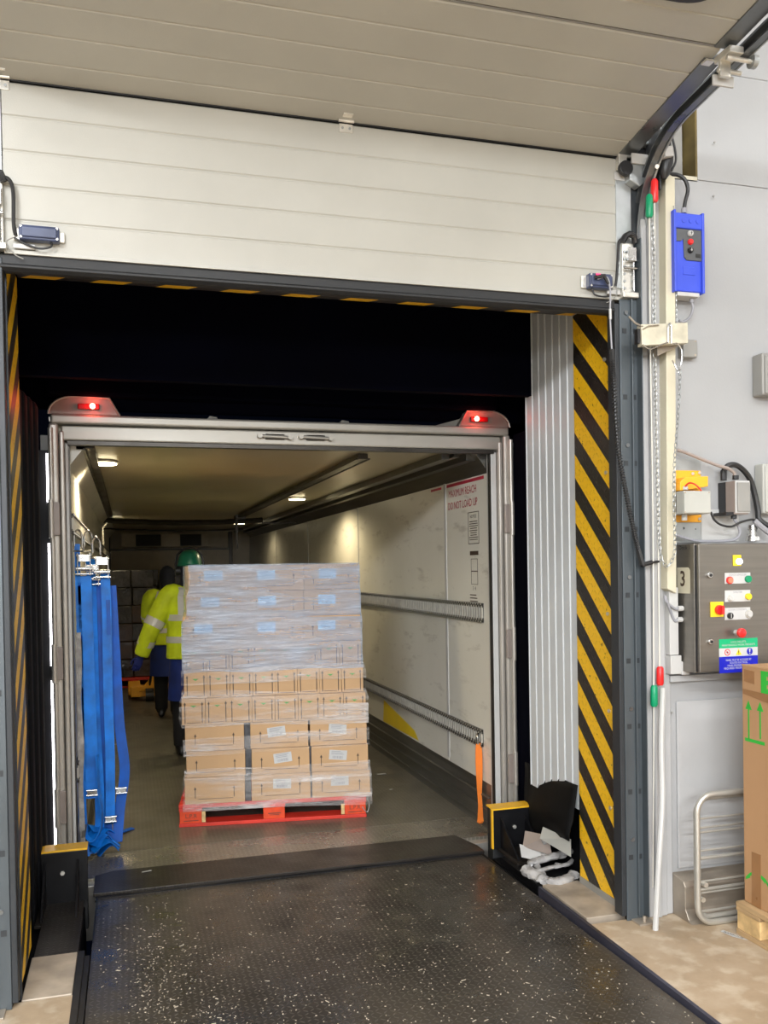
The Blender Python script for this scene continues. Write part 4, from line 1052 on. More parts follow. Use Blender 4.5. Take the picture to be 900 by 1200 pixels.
    def band(z, h, ex):
        def rr(z_):
            zs = [.86, .90, 1.10, 1.28, 1.40]; rx = [.225, .222, .212, .215, .215]; ry = [.165, .165, .155, .15, .135]
            for i in range(4):
                if z_ <= zs[i+1]: f = (z_-zs[i])/(zs[i+1]-zs[i]); return rx[i]*(1-f)+rx[i+1]*f, ry[i]*(1-f)+ry[i+1]*f
            return rx[-1], ry[-1]
        rs = []
        for z_ in (z, z+h/2, z+h): a_, b_ = rr(z_); rs.append(R((0, 0, z_), a_+ex, b_+ex))
        rb.loft(rs, cap=False)
    band(1.00, .055, .004); band(1.19, .055, .004)
    rbo = build('reflective_band', rb, 'reflect', t, smooth=True)
    br = B()
    for sx in (-.11, .11):
        for sy in (-1, 1):
            rows = []
            for z_, ry in ((1.24, .152), (1.34, .145), (1.40, .138), (1.45, .112), (1.475, .07), (1.485, .0)):
                xx = abs(sx)/.215; yy = sy*(ry*math.sqrt(max(0, 1-xx*xx))+.010) if ry > .1 else sy*ry
                rows.append((L(sx*(.95 if z_ < 1.42 else .8)-.025, yy, z_), L(sx*(.95 if z_ < 1.42 else .8)+.025, yy, z_)))
            for (a_, b_), (c_, d_) in zip(rows, rows[1:]): br.add([a_, b_, d_, c_], [(0, 1, 2, 3)])
    o = build('shoulder_band', br, 'reflect', t); m_ = o.modifiers.new('s', 'SOLIDIFY'); m_.thickness = .008; m_.offset = 0
    for a3 in arms:
        sb_ = B()
        sh_, el_, wr_ = a3
        for p0, p1, f0, f1, r in ((sh_, el_, .72, .95, .088), (el_, wr_, .40, .63, .077)):
            c0 = p0.lerp(p1, f0); c1 = p0.lerp(p1, f1); sb_.tube([c0, c1], [r*1.0, r*.97], 18, cap=False)
        build('sleeve_band', sb_, 'reflect', t, smooth=True)
    for a3 in arms:
        d = (a3[2]-a3[1]).normalized(); hand(t, a3[2]+d*.015, d, rotz(Vector((0, 1, 0)), yaw), 'glove', t, s)
    if hood == 'helmet':
        hb_ = B().loft([R((0, .02, 1.655), .098, .125), R((0, .02, 1.665), .116, .15), R((0, .02, 1.675), .104, .132), R((0, .02, 1.70), .102, .128), R((0, .015, 1.75), .09, .115), R((0, .012, 1.785), .065, .085), R((0, .01, 1.802), .03, .04)])
        build('helmet', hb_, 'helmet', t, smooth=True)
        build('helmet_peak', B().loft([R((0, .05, 1.668), .085, .15), R((0, .05, 1.674), .085, .15)]), 'helmet', t, smooth=True)
        ea = B().tube([L(-.115, .02, 1.60), L(-.122, .02, 1.68), L(-.105, .02, 1.76), L(-.05, .02, 1.81), L(0, .02, 1.822), L(.05, .02, 1.81), L(.105, .02, 1.76), L(.122, .02, 1.68), L(.115, .02, 1.60)], .010, 8)
        for e in (-1, 1): ea.cyl(L(e*.085, .02, 1.62), L(e*.125, .02, 1.62), .038, 16)
        build('ear_defenders', ea, 'black', t, smooth=True)
    hd = B().loft([R((0, .0, 1.46), .12, .11), R((0, .005, 1.52), .085, .09), R((0, .005, 1.58), .086, .095), R((0, .005, 1.66), .092, .108), R((0, .0, 1.72), .085, .10), R((0, .0, 1.765), .05, .06), R((0, .0, 1.78), .015, .02)])
    o = build('hood' if hood != 'helmet' else 'snood', hd, 'hood', t, smooth=True)
    if hood == 'helmet':
        pass
    return t
worker((.20, 4.45, TF), math.radians(4), 1.762, 'helmet', 'person in yellow hi-vis jacket, blue coat and green helmet walking behind the pallet load',
       [(-.19, -.01, 1.40), (-.34, -.02, 1.13), (-.425, .05, .90)], lean=.03, stride=.10)
worker((.085, 6.6, TF), math.radians(-6), 1.66, 'hood', 'person in dark hood and hi-vis jacket, further in, half hidden by the nearer worker',
       [(-.19, .0, 1.40), (-.23, .12, 1.15), (-.16, .34, 1.0)], lean=.12, stride=.14)

# ================================================================== far loads
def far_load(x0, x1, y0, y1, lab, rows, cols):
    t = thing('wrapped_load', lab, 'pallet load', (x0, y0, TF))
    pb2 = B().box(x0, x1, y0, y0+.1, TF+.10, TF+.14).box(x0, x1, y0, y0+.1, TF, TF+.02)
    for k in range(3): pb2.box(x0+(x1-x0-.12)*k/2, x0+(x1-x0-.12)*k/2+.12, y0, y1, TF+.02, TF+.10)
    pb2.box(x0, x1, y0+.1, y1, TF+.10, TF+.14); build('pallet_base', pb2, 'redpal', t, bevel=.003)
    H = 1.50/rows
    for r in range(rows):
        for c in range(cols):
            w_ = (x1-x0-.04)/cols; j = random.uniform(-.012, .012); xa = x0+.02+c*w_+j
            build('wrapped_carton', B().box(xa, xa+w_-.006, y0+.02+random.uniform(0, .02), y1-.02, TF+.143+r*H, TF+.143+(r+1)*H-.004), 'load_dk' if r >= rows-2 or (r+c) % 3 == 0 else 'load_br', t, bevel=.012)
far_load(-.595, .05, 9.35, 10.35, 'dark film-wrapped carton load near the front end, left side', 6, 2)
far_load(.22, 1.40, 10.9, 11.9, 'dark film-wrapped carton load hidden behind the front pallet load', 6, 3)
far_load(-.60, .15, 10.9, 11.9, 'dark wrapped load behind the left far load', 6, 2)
pt = thing('pallet_truck', 'orange hand pallet truck behind the hi-vis worker', 'pallet truck', (-.1, 8.8, TF))
build('fork', B().box(-.35, -.19, 8.2, 9.3, TF+.05, TF+.10), 'amber', pt, bevel=.01)
build('fork', B().box(.02, .18, 8.2, 9.3, TF+.05, TF+.10), 'amber', pt, bevel=.01)
build('pump_body', B().box(-.32, .15, 8.0, 8.2, TF+.05, TF+.18).prism([(-.22, 7.98, TF+.12), (.0, 7.98, TF+.12), (.08, 7.98, TF+.42), (.04, 7.98, TF+.42)], (0, .04, 0)), 'amber', pt, bevel=.01)
build('wheel', B().cyl((-.14, 7.95, TF+.08), (-.04, 7.95, TF+.08), .08, 20), 'black', pt, smooth=True)
build('handle', B().tube(spline([(-.09, 8.0, TF+.18), (-.02, 7.75, .7), (.03, 7.5, 1.05)]), .016, 8).cyl((-.07, 7.5, 1.05), (.13, 7.5, 1.05), .016, 8), 'black', pt, smooth=True)
# paper bits on trailer floor
for i, (px, py, l, w_) in enumerate(((137, 872, .09, .035), (131, 850, .06, .03), (447, 907, .07, .03), (458, 925, .02, .015), (172, 1021, .05, .012))):
    c = P(px, py, 'z', TF+.004 if i < 4 else -.026); g = random.uniform(-.3, .3); u = Vector((math.cos(g), math.sin(g), 0)); v = Vector((-u.y, u.x, 0))
    build('paper_scrap', B().obox(c-u*l/2-v*w_/2, u*l, v*w_, (0, 0, .001)), 'paper',
          label=('white paper scrap on trailer floor left of the pallet', 'small pale scrap on trailer floor further in, near the worker', 'white paper scrap on trailer floor right of the pallet', 'tiny white scrap on trailer floor near the right kick strip', 'thin white scrap lying on the leveller lip at left')[i], cat='paper')

# ================================================================== straps
def strap(label, pts, wv, top=None, ratchet=None, buckle=None, m='web', group='blue ratchet straps hanging at the left'):
    t = thing('ratchet_strap', label, 'strap', pts[-1], group)
    build('webbing', B().ribbon(spline(pts, 8), wv, .004), m, t, smooth=True)
    if top:
        x, y, z = top
        h = B().tube(spline([(x-.02, y, z+.03), (x-.02, y, z+.09), (x, y, z+.12), (x+.02, y, z+.09), (x+.02, y, z+.02)]), .0055, 8)
        h.tube([(x-.03, y, z), (x+.03, y, z)], .006, 8).tube([(x-.03, y, z), (x-.02, y, z+.04)], .005, 6).tube([(x+.03, y, z), (x+.02, y, z+.04)], .005, 6)
        build('hook', h, 'chrome', t, smooth=True)
    if ratchet:
        x, y, z = ratchet
        r = B().box(x-.036, x-.031, y-.03, y+.01, z-.06, z+.07).box(x+.031, x+.036, y-.03, y+.01, z-.06, z+.07)
        r.cyl((x-.045, y-.015, z-.02), (x+.045, y-.015, z-.02), .013, 12).cyl((x-.04, y-.02, z+.055), (x+.04, y-.02, z+.055), .008, 10).box(x-.031, x+.031, y-.034, y-.028, z+.02, z+.06)
        r.cyl((x-.05, y-.015, z-.05), (x+.05, y-.015, z-.05), .006, 8)
        build('ratchet', r, 'chrome', t, bevel=.002)
    if buckle:
        x, y, z = buckle
        build('buckle', B().box(x-.030, x+.030, y-.012, y-.004, z-.012, z+.012).cyl((x-.034, y-.012, z+.014), (x+.034, y-.012, z+.014), .006, 8).cyl((x-.034, y-.012, z-.014), (x+.034, y-.012, z-.014), .006, 8), 'chrome', t, bevel=.002)
    return t
wx = Vector((.052, .0, 0)); wy = Vector((.035, .035, 0))
strap('wide bright blue strap hanging nearest the trailer frame, ratchet at top', [(-.565, 1.80, 1.56), (-.562, 1.80, 1.3), (-.556, 1.80, .9), (-.55, 1.80, .5), (-.545, 1.80, .30)], Vector((.075, 0, 0)), (-.595, 1.80, 1.70), (-.565, 1.79, 1.62), (-.545, 1.795, .335))
strap('blue strap with dark label patch, right of the widest strap', [(-.455, 1.86, 1.58), (-.45, 1.86, 1.3), (-.452, 1.86, .9), (-.448, 1.86, .5), (-.455, 1.86, .16), (-.46, 1.86, .14)], wx, (-.50, 1.86, 1.66), (-.47, 1.85, 1.60), (-.452, 1.855, .16))
strap('dark blue strap hanging behind the two bright straps', [(-.50, 1.93, 1.55), (-.495, 1.93, 1.0), (-.49, 1.93, .5), (-.48, 1.93, .06), (-.46, 1.90, -.01)], Vector((.07, 0, 0)), None, None, m='web2')
strap('darker blue strap nearest the pallet, swaying out at mid height', [(-.425, 1.95, 1.50), (-.41, 1.95, 1.1), (-.395, 1.95, .7), (-.37, 1.95, .42), (-.40, 1.95, .2), (-.42, 1.93, .0)], Vector((.058, .0, 0)), None, None, (-.392, 1.94, .30), m='web2')
strap('thin blue strap end lying against the trailer left wall', [(-.600, 1.80, 1.74), (-.600, 1.80, 1.5), (-.598, 1.80, 1.2), (-.597, 1.80, .4), (-.59, 1.80, .1), (-.58, 1.78, -.02)], Vector((.03, 0, 0)), None, None, m='web')
lpp = [(-.60, 1.76, .34), (-.612, 1.755, .24), (-.60, 1.75, .14), (-.55, 1.745, .075), (-.505, 1.75, .13), (-.495, 1.755, .24), (-.51, 1.76, .36), (-.515, 1.77, .55)]
strap('blue strap end curled into a loop low beside the frame', lpp, Vector((.012, .045, .0)), None, None)
strap('blue strap hanging slack from upper rail hook', [(-.535, 1.90, 1.66), (-.53, 1.89, 1.4), (-.525, 1.87, .8), (-.51, 1.85, .3), (-.52, 1.84, .05), (-.55, 1.82, -.02)], Vector((.05, .02, 0)), (-.545, 1.90, 1.70), (-.525, 1.885, 1.56))
hp_ = B()
for k in range(9):
    g = random.uniform(0, PI); c = Vector((-.535+random.uniform(-.05, .07), 1.83+random.uniform(-.06, .08), -.03+k*.016))
    u = Vector((math.cos(g), math.sin(g), random.uniform(-.2, .5)))*random.uniform(.05, .09)
    hp_.ribbon(spline([c-u, c-u*.3+Z*.03, c+u*.4+Z*.035, c+u-Z*.01], 5), Vector((-u.y, u.x, .02)).normalized()*.05, .004)
build('strap_tail_heap', hp_, 'web', smooth=True, label='heap of blue strap ends on the trailer floor by the frame', cat='strap')
build('strap_tail', B().ribbon(spline([(-.47, 2.2, TF+.006), (-.40, 2.25, TF+.012), (-.33, 2.33, TF+.006)]), Vector((.02, -.04, 0)), .004), 'web2',
      label='dark strap end lying flat on trailer floor beside blue straps', cat='strap')
build('strap_label', B().box(-.452, -.43, 1.852, 1.854, 1.22, 1.42), 'web2', label='dark blue label patch sewn on hanging strap', cat='label')
# clear strip curtain edge on left jamb
sv = B()
for k in range(20):
    z = .05+k*.06; sv.quad((-.612+.008*noise.noise(Vector((0, 0, z*3))), 1.66, z), (-.585+.012*noise.noise(Vector((5, 0, z*4))), 1.68, z), (-.585+.012*noise.noise(Vector((5, 0, (z+.06)*4))), 1.68, z+.06), (-.612+.008*noise.noise(Vector((0, 0, (z+.06)*3))), 1.66, z+.06))
build('film_strip', sv, 'plastic', label='strip of crumpled clear film along the trailer left jamb', cat='plastic waste')
ost = thing('orange_strap', 'orange strap hanging from the lower load rail by the right frame', 'strap', (1.75, 1.70, .1))
op = [(1.772, 1.72, .46), (1.765, 1.70, .40), (1.762, 1.69, .28), (1.750, 1.66, .14), (1.735, 1.62, .03), (1.728, 1.60, .0)]
build('webbing', B().ribbon(spline(op), [Vector((.022+.028*abs(math.sin(i*.10+.5)), .012, 0)) for i in range(41)], .005), 'orange', ost, smooth=True)
build('webbing', B().ribbon(spline([(1.728, 1.60, .0), (1.742, 1.62, .005), (1.757, 1.68, .2), (1.770, 1.715, .40)]), Vector((.03, .01, 0)), .004), 'orange', ost, smooth=True)
build('end_hook', B().tube(spline([(1.778, 1.74, .52), (1.765, 1.72, .50), (1.765, 1.72, .455)]), .008, 8), 'chrome', ost, smooth=True)

# ================================================================== RIGHT WALL EQUIPMENT
def W(px, py, y=0.): return P(px, py, 'y', y)
def wbox(px0, py0, px1, py1, yf, yb, mb=None, m=0):
    'box against the back wall: corners measured on its front face plane yf'
    a_ = W(px0, py0, yf); b_ = W(px1, py1, yf); mb = mb or B(); return mb.box(a_.x, b_.x, yf, yb, b_.z, a_.z, m)
# trunking
tk = thing('cable_trunking', 'tall cream cable trunking running down the wall beside the door track', 'trunking', (1.97, 0, 1.43))
k_ = B().prism([(1.947, -.075, 1.465), (1.992, -.075, 1.445), (2.010, -.075, 3.27), (1.962, -.075, 3.29)], (0, .072, 0))
build('cover', k_, 'cream', tk, bevel=.003)
build('lower_trunk', B().box(1.972, 2.018, -.050, -.001, 1.17, 1.47), 'whitepl', tk, bevel=.003)
build('trunk_elbow', B().box(1.972, 2.028, -.055, -.001, 1.085, 1.168).box(2.028, 2.07, -.055, -.001, 1.080, 1.14), 'whitepl', tk, bevel=.003)
# blue operator
op_ = thing('door_control_unit', 'blue door control unit with grey button panel on the white wall', 'control box', (2.12, -.05, 2.77))
yo = -.09
a_ = W(790, 250, yo); b_ = W(824, 346, yo); ox0, ox1, oz0, oz1 = a_.x, b_.x, b_.z+.012, a_.z
build('casing', B().box(ox0, ox1, yo+.006, 0, oz0, oz1), 'opblue', op_, bevel=.008, seg=3)
zt = W(805, 268, yo).z; zg = W(805, 302, yo).z
build('top_cover', B().box(ox0-.004, ox1+.004, yo-.004, -.0, zt, oz1+.006), 'opblue', op_, bevel=.006, seg=3)
dm = B()
for k in range(3): dm.cyl((ox0+.045+k*.036, yo-.004, (zt+oz1)/2+.004), (ox0+.045+k*.036, yo-.007, (zt+oz1)/2+.004), .011, 16)
build('cover_dimple', dm, 'opblue', op_, bevel=.001)
gp = B().prism([(ox0, yo, zt-.002), (ox1, yo, zt-.002), (ox1, yo, zg-.01), (ox0+.062, yo, zg-.01), (ox0+.05, yo, zg+.002), (ox0+.046, yo, zt-.045), (ox0+.035, yo, zt-.055), (ox0, yo, zt-.058)], (0, .010, 0))
build('button_panel', gp, 'opgrey', op_, bevel=.002)
zb0 = W(809, 274, yo).z
for i, (m, dz) in enumerate((('whitepl', 0), ('red', .037), ('black', .073))):
    xx = W(808.5, 284, yo).x; bb = build('push_button', B().cyl((xx, yo, zb0-dz), (xx, yo-.008, zb0-dz), .013, 20).cyl((xx, yo-.008, zb0-dz), (xx, yo-.013, zb0-dz), .0105, 20), m, op_, bevel=.001, label={'whitepl': 'white push button with arrow', 'red': 'red push button', 'black': 'black push button with arrow'}[m])
    if i != 1:
        ar = B(); s_ = 1 if i == 0 else -1; z_ = zb0-dz; ar.prism([(xx-.005, yo-.0135, z_), (xx+.005, yo-.0135, z_), (xx, yo-.0135, z_+s_*.007)], (0, .0005, 0)); ar.box(xx-.0015, xx+.0015, yo-.0135, yo-.013, *sorted((z_, z_-s_*.007)))
        build('arrow_symbol', ar, 'black' if i == 0 else 'whitepl', bb)
build('display', B().box(ox1-.036, ox1-.012, yo-.002, yo, zg+.004, zg+.020), 'slot', op_)
build('logo_plate', B().box(ox0+.045, ox0+.105, yo+.003, yo+.007, (oz0+zg)/2+.0, (oz0+zg)/2+.035), 'opblue', op_, bevel=.001)
build('side_rail', B().box(ox0-.006, ox0+.006, yo-.008, -.01, oz0-.006, oz1+.016).box(ox1-.006, ox1+.006, yo-.008, -.01, oz0-.006, oz1+.012), 'opblue', op_, bevel=.003)
build('gland_plate', B().box(ox0+.02, ox1-.01, -.08, -.01, oz0-.018, oz0), 'whitepl', op_, bevel=.003)
build('cable_gland', B().cyl((ox1-.03, -.05, oz0-.035), (ox1-.03, -.05, oz0-.018), .010, 12).cyl(W(801.5, 250, -.06), W(801.5, 244, -.06), .012, 12), 'cableg', op_, bevel=.001)
def cable(name, pts, r, m, label, cat='cable'):
    return build(name, B().tube(spline(pts, 8), r, 8), m, smooth=True, label=label, cat=cat)
cable('power_cable', [W(801.5, 245, -.06), W(803, 236, -.06), W(806, 222, -.06), W(802, 210, -.06), W(794, 205, -.05), W(784, 204, -.05)], .0085, 'cable', 'black cable looping from blue control unit up to the motor')
cable('control_cable', [Vector((ox1-.03, -.05, oz0-.034)), W(812, 362, -.05), W(808, 372, -.04), W(801, 377, -.03), W(796, 376, -.03)], .006, 'cableg', 'thin grey cable curving below the blue control unit')
# motor
mo = thing('door_motor', 'black door motor with grey gearbox beside the curved track', 'motor', (1.98, .05, 3.3))
ym = -.11
build('motor_body', B().tube([W(782, 176, ym), W(781, 182, ym), W(780, 192, ym), W(779, 200, ym), W(779, 205, ym), W(778.5, 210, ym)], [.026, .030, .031, .026, .020, .008], 20), 'black', mo, smooth=True)
build('gearbox', B().box(1.90, 1.985, -.02, .10, 3.43, 3.56).cyl((1.88, .02, 3.50), (1.92, .02, 3.50), .035, 16), 'steel', mo, bevel=.006)
build('terminal_cover', B().obox(W(778, 171, -.16), (.044, 0, .008), (0, .04, 0), (.006, 0, -.044)), 'whitepl', mo, bevel=.004)
build('mount_plate', B().box(1.915, 1.925, -.10, .0, 3.20, 3.5).box(1.92, 1.99, -.08, .0, 3.30, 3.42), 'black', mo, bevel=.002)
build('drive_shaft', B().cyl((1.80, .12, 3.50), (1.95, .12, 3.50), .018, 12), 'steel', mo, smooth=True)
build('motor_lead', B().tube(spline([W(784, 150, -.12), W(790, 170, -.12), W(792, 188, -.12), W(787, 200, -.12)]), .005, 8), 'cable', mo, smooth=True)
build('bolt_head', B().cyl(W(774, 172, -.15), W(774, 172, -.17), .010, 10).cyl(W(770, 195, -.12), W(770, 195, -.14), .009, 10), 'zinc', mo)
build('motor_backing', B().box(1.87, 1.93, .022, .055, 3.10, 3.75).box(1.905, 1.958, -.014, -.001, 3.192, 3.33).box(1.93, 2.04, .06, .26, 3.32, 3.75), 'bumper', mo)
def pull(label, m, top, bot, mid, tail=None):
    a_ = W((top[0]+top[2])/2, top[1], -.09)
    t = thing('pull_cord', label, 'pull cord', (a_.x, a_.y, W(766, bot[3], -.06).z))
    for (p0, q0, p1, q1), yy in ((top, -.09), (bot, -.06)):
        a_ = W((p0+p1)/2, q0, yy); b_ = W((p0+p1)/2, q1, yy)
        build('handle', B().tube([a_, a_.lerp(b_, .1), a_.lerp(b_, .9), b_], [.010, .0155, .0165, .012], 12), m, t, smooth=True)
    build('cord', B().tube(spline(mid, 8), .003, 6), 'cablew', t, smooth=True)
    if tail: build('cord', B().tube(spline(tail, 8), .0025, 6), 'cablew', t, smooth=True)
pull('long white cord with a red handle at each end, beside the trunking', 'red', (763, 210, 771, 237), (769, 781, 778, 803), [W(767, 237, -.085), W(768, 400, -.06), W(771, 600, -.05), W(773, 781, -.06)])
pull('long white cord with a green handle at each end, left of the red-handled cord', 'greenpl', (756, 228, 766, 255), (762, 803, 771, 828), [W(761, 255, -.085), W(762, 400, -.07), W(765, 600, -.06), W(766, 803, -.06)], [W(766, 828, -.06), W(766, 900, -.05), W(765, 1040, -.05)])
# white pipe leaning
cable('white_pipe', [W(777, 806, -.07), W(775, 870, -.075), W(776, 938, -.10), W(772, 1010, -.13), W(768, 1090, -.14)], .0125, 'whitepl', 'bent white plastic pipe leaning from the red handle down to floor', 'pipe')
# chain
def chain(pts, label, r=.0017, pitch=.021):
    path = spline(pts, 30); mb = B(); acc = 0; last = path[0]; k = 0; nxt = 0
    for i in range(1, len(path)):
        seg_ = (path[i]-path[i-1]).length
        while nxt <= acc+seg_:
            f = (nxt-acc)/seg_ if seg_ else 0; c = path[i-1].lerp(path[i], f); t = (path[i]-path[i-1]).normalized()
            a_ = t.cross(Y).normalized() if k % 2 else (t.cross(Y).normalized().cross(t)); L_ = pitch*.66; W_ = pitch*.34
            loop = [c+t*math.cos(g*PI/5)*L_+a_*math.sin(g*PI/5)*W_ for g in range(10)]
            mb.tube(loop, r, 5, closed=True); nxt += pitch; k += 1
        acc += seg_
    return build('hand_chain', mb, 'steel', smooth=True, label=label, cat='chain')
chain([W(764, 262, -.085), W(766, 300, -.085), W(767, 400, -.075), W(770, 550, -.085), W(773, 640, -.10), W(778, 660, -.11), W(784, 662, -.11), W(790, 650, -.11), W(791, 630, -.12), W(790, 560, -.15), W(795, 480, -.15), W(797, 435, -.15)], 'zinc hand chain hanging in a long loop in front of the cream trunking')
chain([W(789, 245, -.075), W(789, 300, -.075), W(791, 345, -.07), W(792, 385, -.07)], 'short upper length of zinc hand chain left of the blue control unit')
# bracket box with hook wires
bk = thing('cream_bracket', 'cream painted metal bracket box wired across the trunking', 'bracket', (1.9, -.2, 2.5))
yb = -.15
f_ = B().prism([W(751.5, 380, yb), W(806, 378, yb), W(806.5, 402, yb), W(752.5, 405, yb)], (0, .035, 0))
build('box', f_, 'creambox', bk, bevel=.002)
build('end_stop', B().box(W(748, 400, yb).x, W(751, 400, yb).x, yb+.004, yb+.03, W(750, 402, yb).z, W(750, 385, yb).z), 'black', bk)
g0 = [W(770, 404, yb+.04), W(803, 402, yb+.04), W(771, 417, yb+.04)]
build('gusset', B().prism(g0, (0, .03, 0)), 'kerb', bk, bevel=.001)
build('clamp_wire', B().tube(spline([W(783, 402, yb-.01), W(783, 385, yb-.008), W(785, 379, yb-.008), W(787, 386, yb-.008), W(787, 402, yb-.01), W(794, 403, yb-.01), W(799, 412, yb-.01), W(798, 426, yb-.01), W(794, 435, yb-.01)]), .0035, 6)
      .tube(spline([W(753, 404, yb-.01), W(762, 409, yb-.01), W(775, 404, yb-.012), W(783, 401, yb-.012)]), .003, 6)
      .tube(spline([W(795, 437, yb-.01), W(791, 428, yb), W(788, 422, yb)]), .003, 6), 'chrome', bk, smooth=True)
build('pull_lever', B().tube([W(737, 371, yb+.04), W(745, 379, yb+.03), W(753, 383, yb)], .005, 8).tube([W(753, 386, yb-.004), W(760, 382, yb-.006), W(772, 381, yb-.006)], .0025, 6), 'kerb', bk, smooth=True)
wbx = wbox(801, 397, 818, 419, -.045, 0); bxo = build('junction_box', wbx, 'greybox', bevel=.005, label='small grey junction box behind the cream bracket', cat='junction box')
for (px, py) in ((815, 400), (815, 416)): build('screw', B().cyl(W(px, py, -.045), W(px, py, -.048), .004, 8), 'kerb', bxo)
g1 = build('junction_box', wbox(893, 413, 925, 464, -.07, 0), 'greybox', bevel=.008, label='grey box on the wall at right photo edge, upper of two', cat='junction box')
build('lid', wbox(897, 416, 923, 462, -.078, -.070), 'greybox', g1, bevel=.004)
g2 = build('junction_box', wbox(894, 543, 925, 602, -.06, 0), 'lgrey', bevel=.008, label='pale grey box on the wall at right photo edge, lower of two', cat='junction box')
build('lid', wbox(897, 546, 923, 600, -.068, -.060), 'lgrey', g2, bevel=.004)
# galvanised plate + amber bracket + grey box
gp_ = thing('actuator_bracket', 'amber bracket bolted on a galvanised plate above the steel cabinet', 'bracket', (2.08, 0, 1.67))
build('backing_plate', wbox(784, 537, 822, 636, -.014, -.0), 'steel', gp_, bevel=.001)
build('amber_plate', wbox(785, 551, 822, 612, -.022, -.015), 'amber', gp_, bevel=.002)
am = B(); am.prism([W(797, 575, -.10), W(797, 565, -.10), W(803, 559, -.10), W(830, 558, -.10), W(830, 570, -.10), W(812, 573, -.10)], (0, .08, 0))
build('amber_arm', am, 'amber', gp_, bevel=.003)
bs_ = B()
for px, py in ((790, 554), (812, 555), (820, 554), (790, 608), (820, 608)): bs_.cyl(W(px, py, -.022), W(px, py, -.028), .007, 10)
build('bolt', bs_, 'kerb', gp_)
build('plate_hole', B().cyl(W(801, 619, -.014), W(801, 619, -.0150), .006, 10).cyl(W(815, 620, -.014), W(815, 620, -.0150), .003, 10), 'black', gp_)
gb = thing('limit_switch_box', 'light grey square switch box in front of the amber bracket', 'switch box', (2.09, -.1, 1.79))
build('casing', wbox(801, 575, 833, 602, -.16, -.105), 'lgrey', gb, bevel=.003); build('lid', wbox(802, 576, 833, 601, -.166, -.16), 'lgrey', gb, bevel=.002)
build('casing_back', wbox(797, 576, 822, 603, -.10, -.03), 'greybox', gb, bevel=.003)
bs_ = B()
for px, py in ((803, 577), (831, 577), (803, 600)): bs_.cyl(W(px, py, -.166), W(px, py, -.169), .004, 8)
build('screw', bs_, 'kerb', gb)
build('gland', B().cyl(W(802, 603, -.10), W(802, 610, -.10), .012, 12).cyl(W(803, 574, -.10), W(803, 570, -.10), .012, 12), 'whitepl', gb, bevel=.001)
build('lead_wire', B().tube(spline([W(803, 570, -.11), W(808, 566, -.13), W(815, 568, -.15), W(822, 575, -.16)]), .004, 6), 'redpal', gb, smooth=True)
# isolator (black/grey) box
iso = thing('isolator_box', 'black and grey isolator box mounted between amber bracket and grey wall box', 'switch box', (2.25, -.05, 1.8))
q0 = W(863, 563, -.13); q1 = W(880, 601, -.13)
build('black_base', B().box(q0.x, q1.x-.01, -.055, -.001, q1.z, q0.z), 'black', iso, bevel=.002)
build('tan_body', B().box(q0.x-.001, q1.x-.002, -.118, -.056, q1.z-.006, q0.z), 'housing', iso, bevel=.002)
build('cover_frame', B().box(q0.x-.001, q1.x, -.124, -.119, q1.z, q0.z), 'whitepl', iso, bevel=.001)
build('grey_cover', B().box(q0.x+.005, q1.x-.003, -.132, -.125, q1.z+.006, q0.z-.008), 'greybox', iso, bevel=.002)
build('bottom_clip', wbox(851, 600, 862, 604, -.11, -.02).cyl(W(860, 601, -.09), W(860, 608, -.09), .013, 12), 'black', iso, bevel=.001)
build('top_gland', B().cyl(W(848, 563, -.05), W(848, 551, -.05), .014, 12).cyl(W(862, 562, -.09), W(862, 557, -.09), .014, 12), 'black', iso, bevel=.001)
cable('grey_conduit', [W(787, 526, -.02), W(800, 529, -.04), W(820, 537, -.06), W(840, 545, -.08), W(853, 549, -.09), W(860, 554, -.09), W(861, 558, -.09)], .0075, 'housing', 'grey-brown cable from trunking to the isolator box top')
cable('power_cable', [W(848, 552, -.05), W(853, 546, -.05), W(862, 545, -.05), W(871, 551, -.05), W(879, 562, -.045), W(884, 578, -.045), W(888, 598, -.05), W(889, 608, -.06), W(896, 614, -.07), W(905, 619, -.08)], .013, 'cable', 'thick black cable arching over the isolator box')
cable('signal_cable', [W(833, 600, -.12), W(837, 609, -.12), W(845, 615, -.12), W(857, 617, -.12), W(868, 612, -.12), W(880, 609, -.11), W(889, 610, -.10)], .005, 'cable', 'thin dark cable sagging from light grey box towards right')
cable('grey_cable', [W(860, 608, -.09), W(865, 616, -.09), W(867, 625, -.09), W(861, 632, -.08), W(845, 634, -.06), W(820, 634, -.05), W(805, 631, -.05), W(790, 626, -.05)], .007, 'cableg', 'grey cable drooping from the isolator box along cabinet top')
cable('grey_conduit', [W(884, 610, -.11), W(893, 618, -.12), W(905, 627, -.13)], .013, 'cableg', 'thick pale grey cable leaving the cabinet top at right edge')
# document pocket behind
build('document_pocket', wbox(822, 597, 866, 634, -.006, -.001), 'whitepl', bevel=.001, label='pale plastic document pocket on the wall above the steel cabinet', cat='pocket')
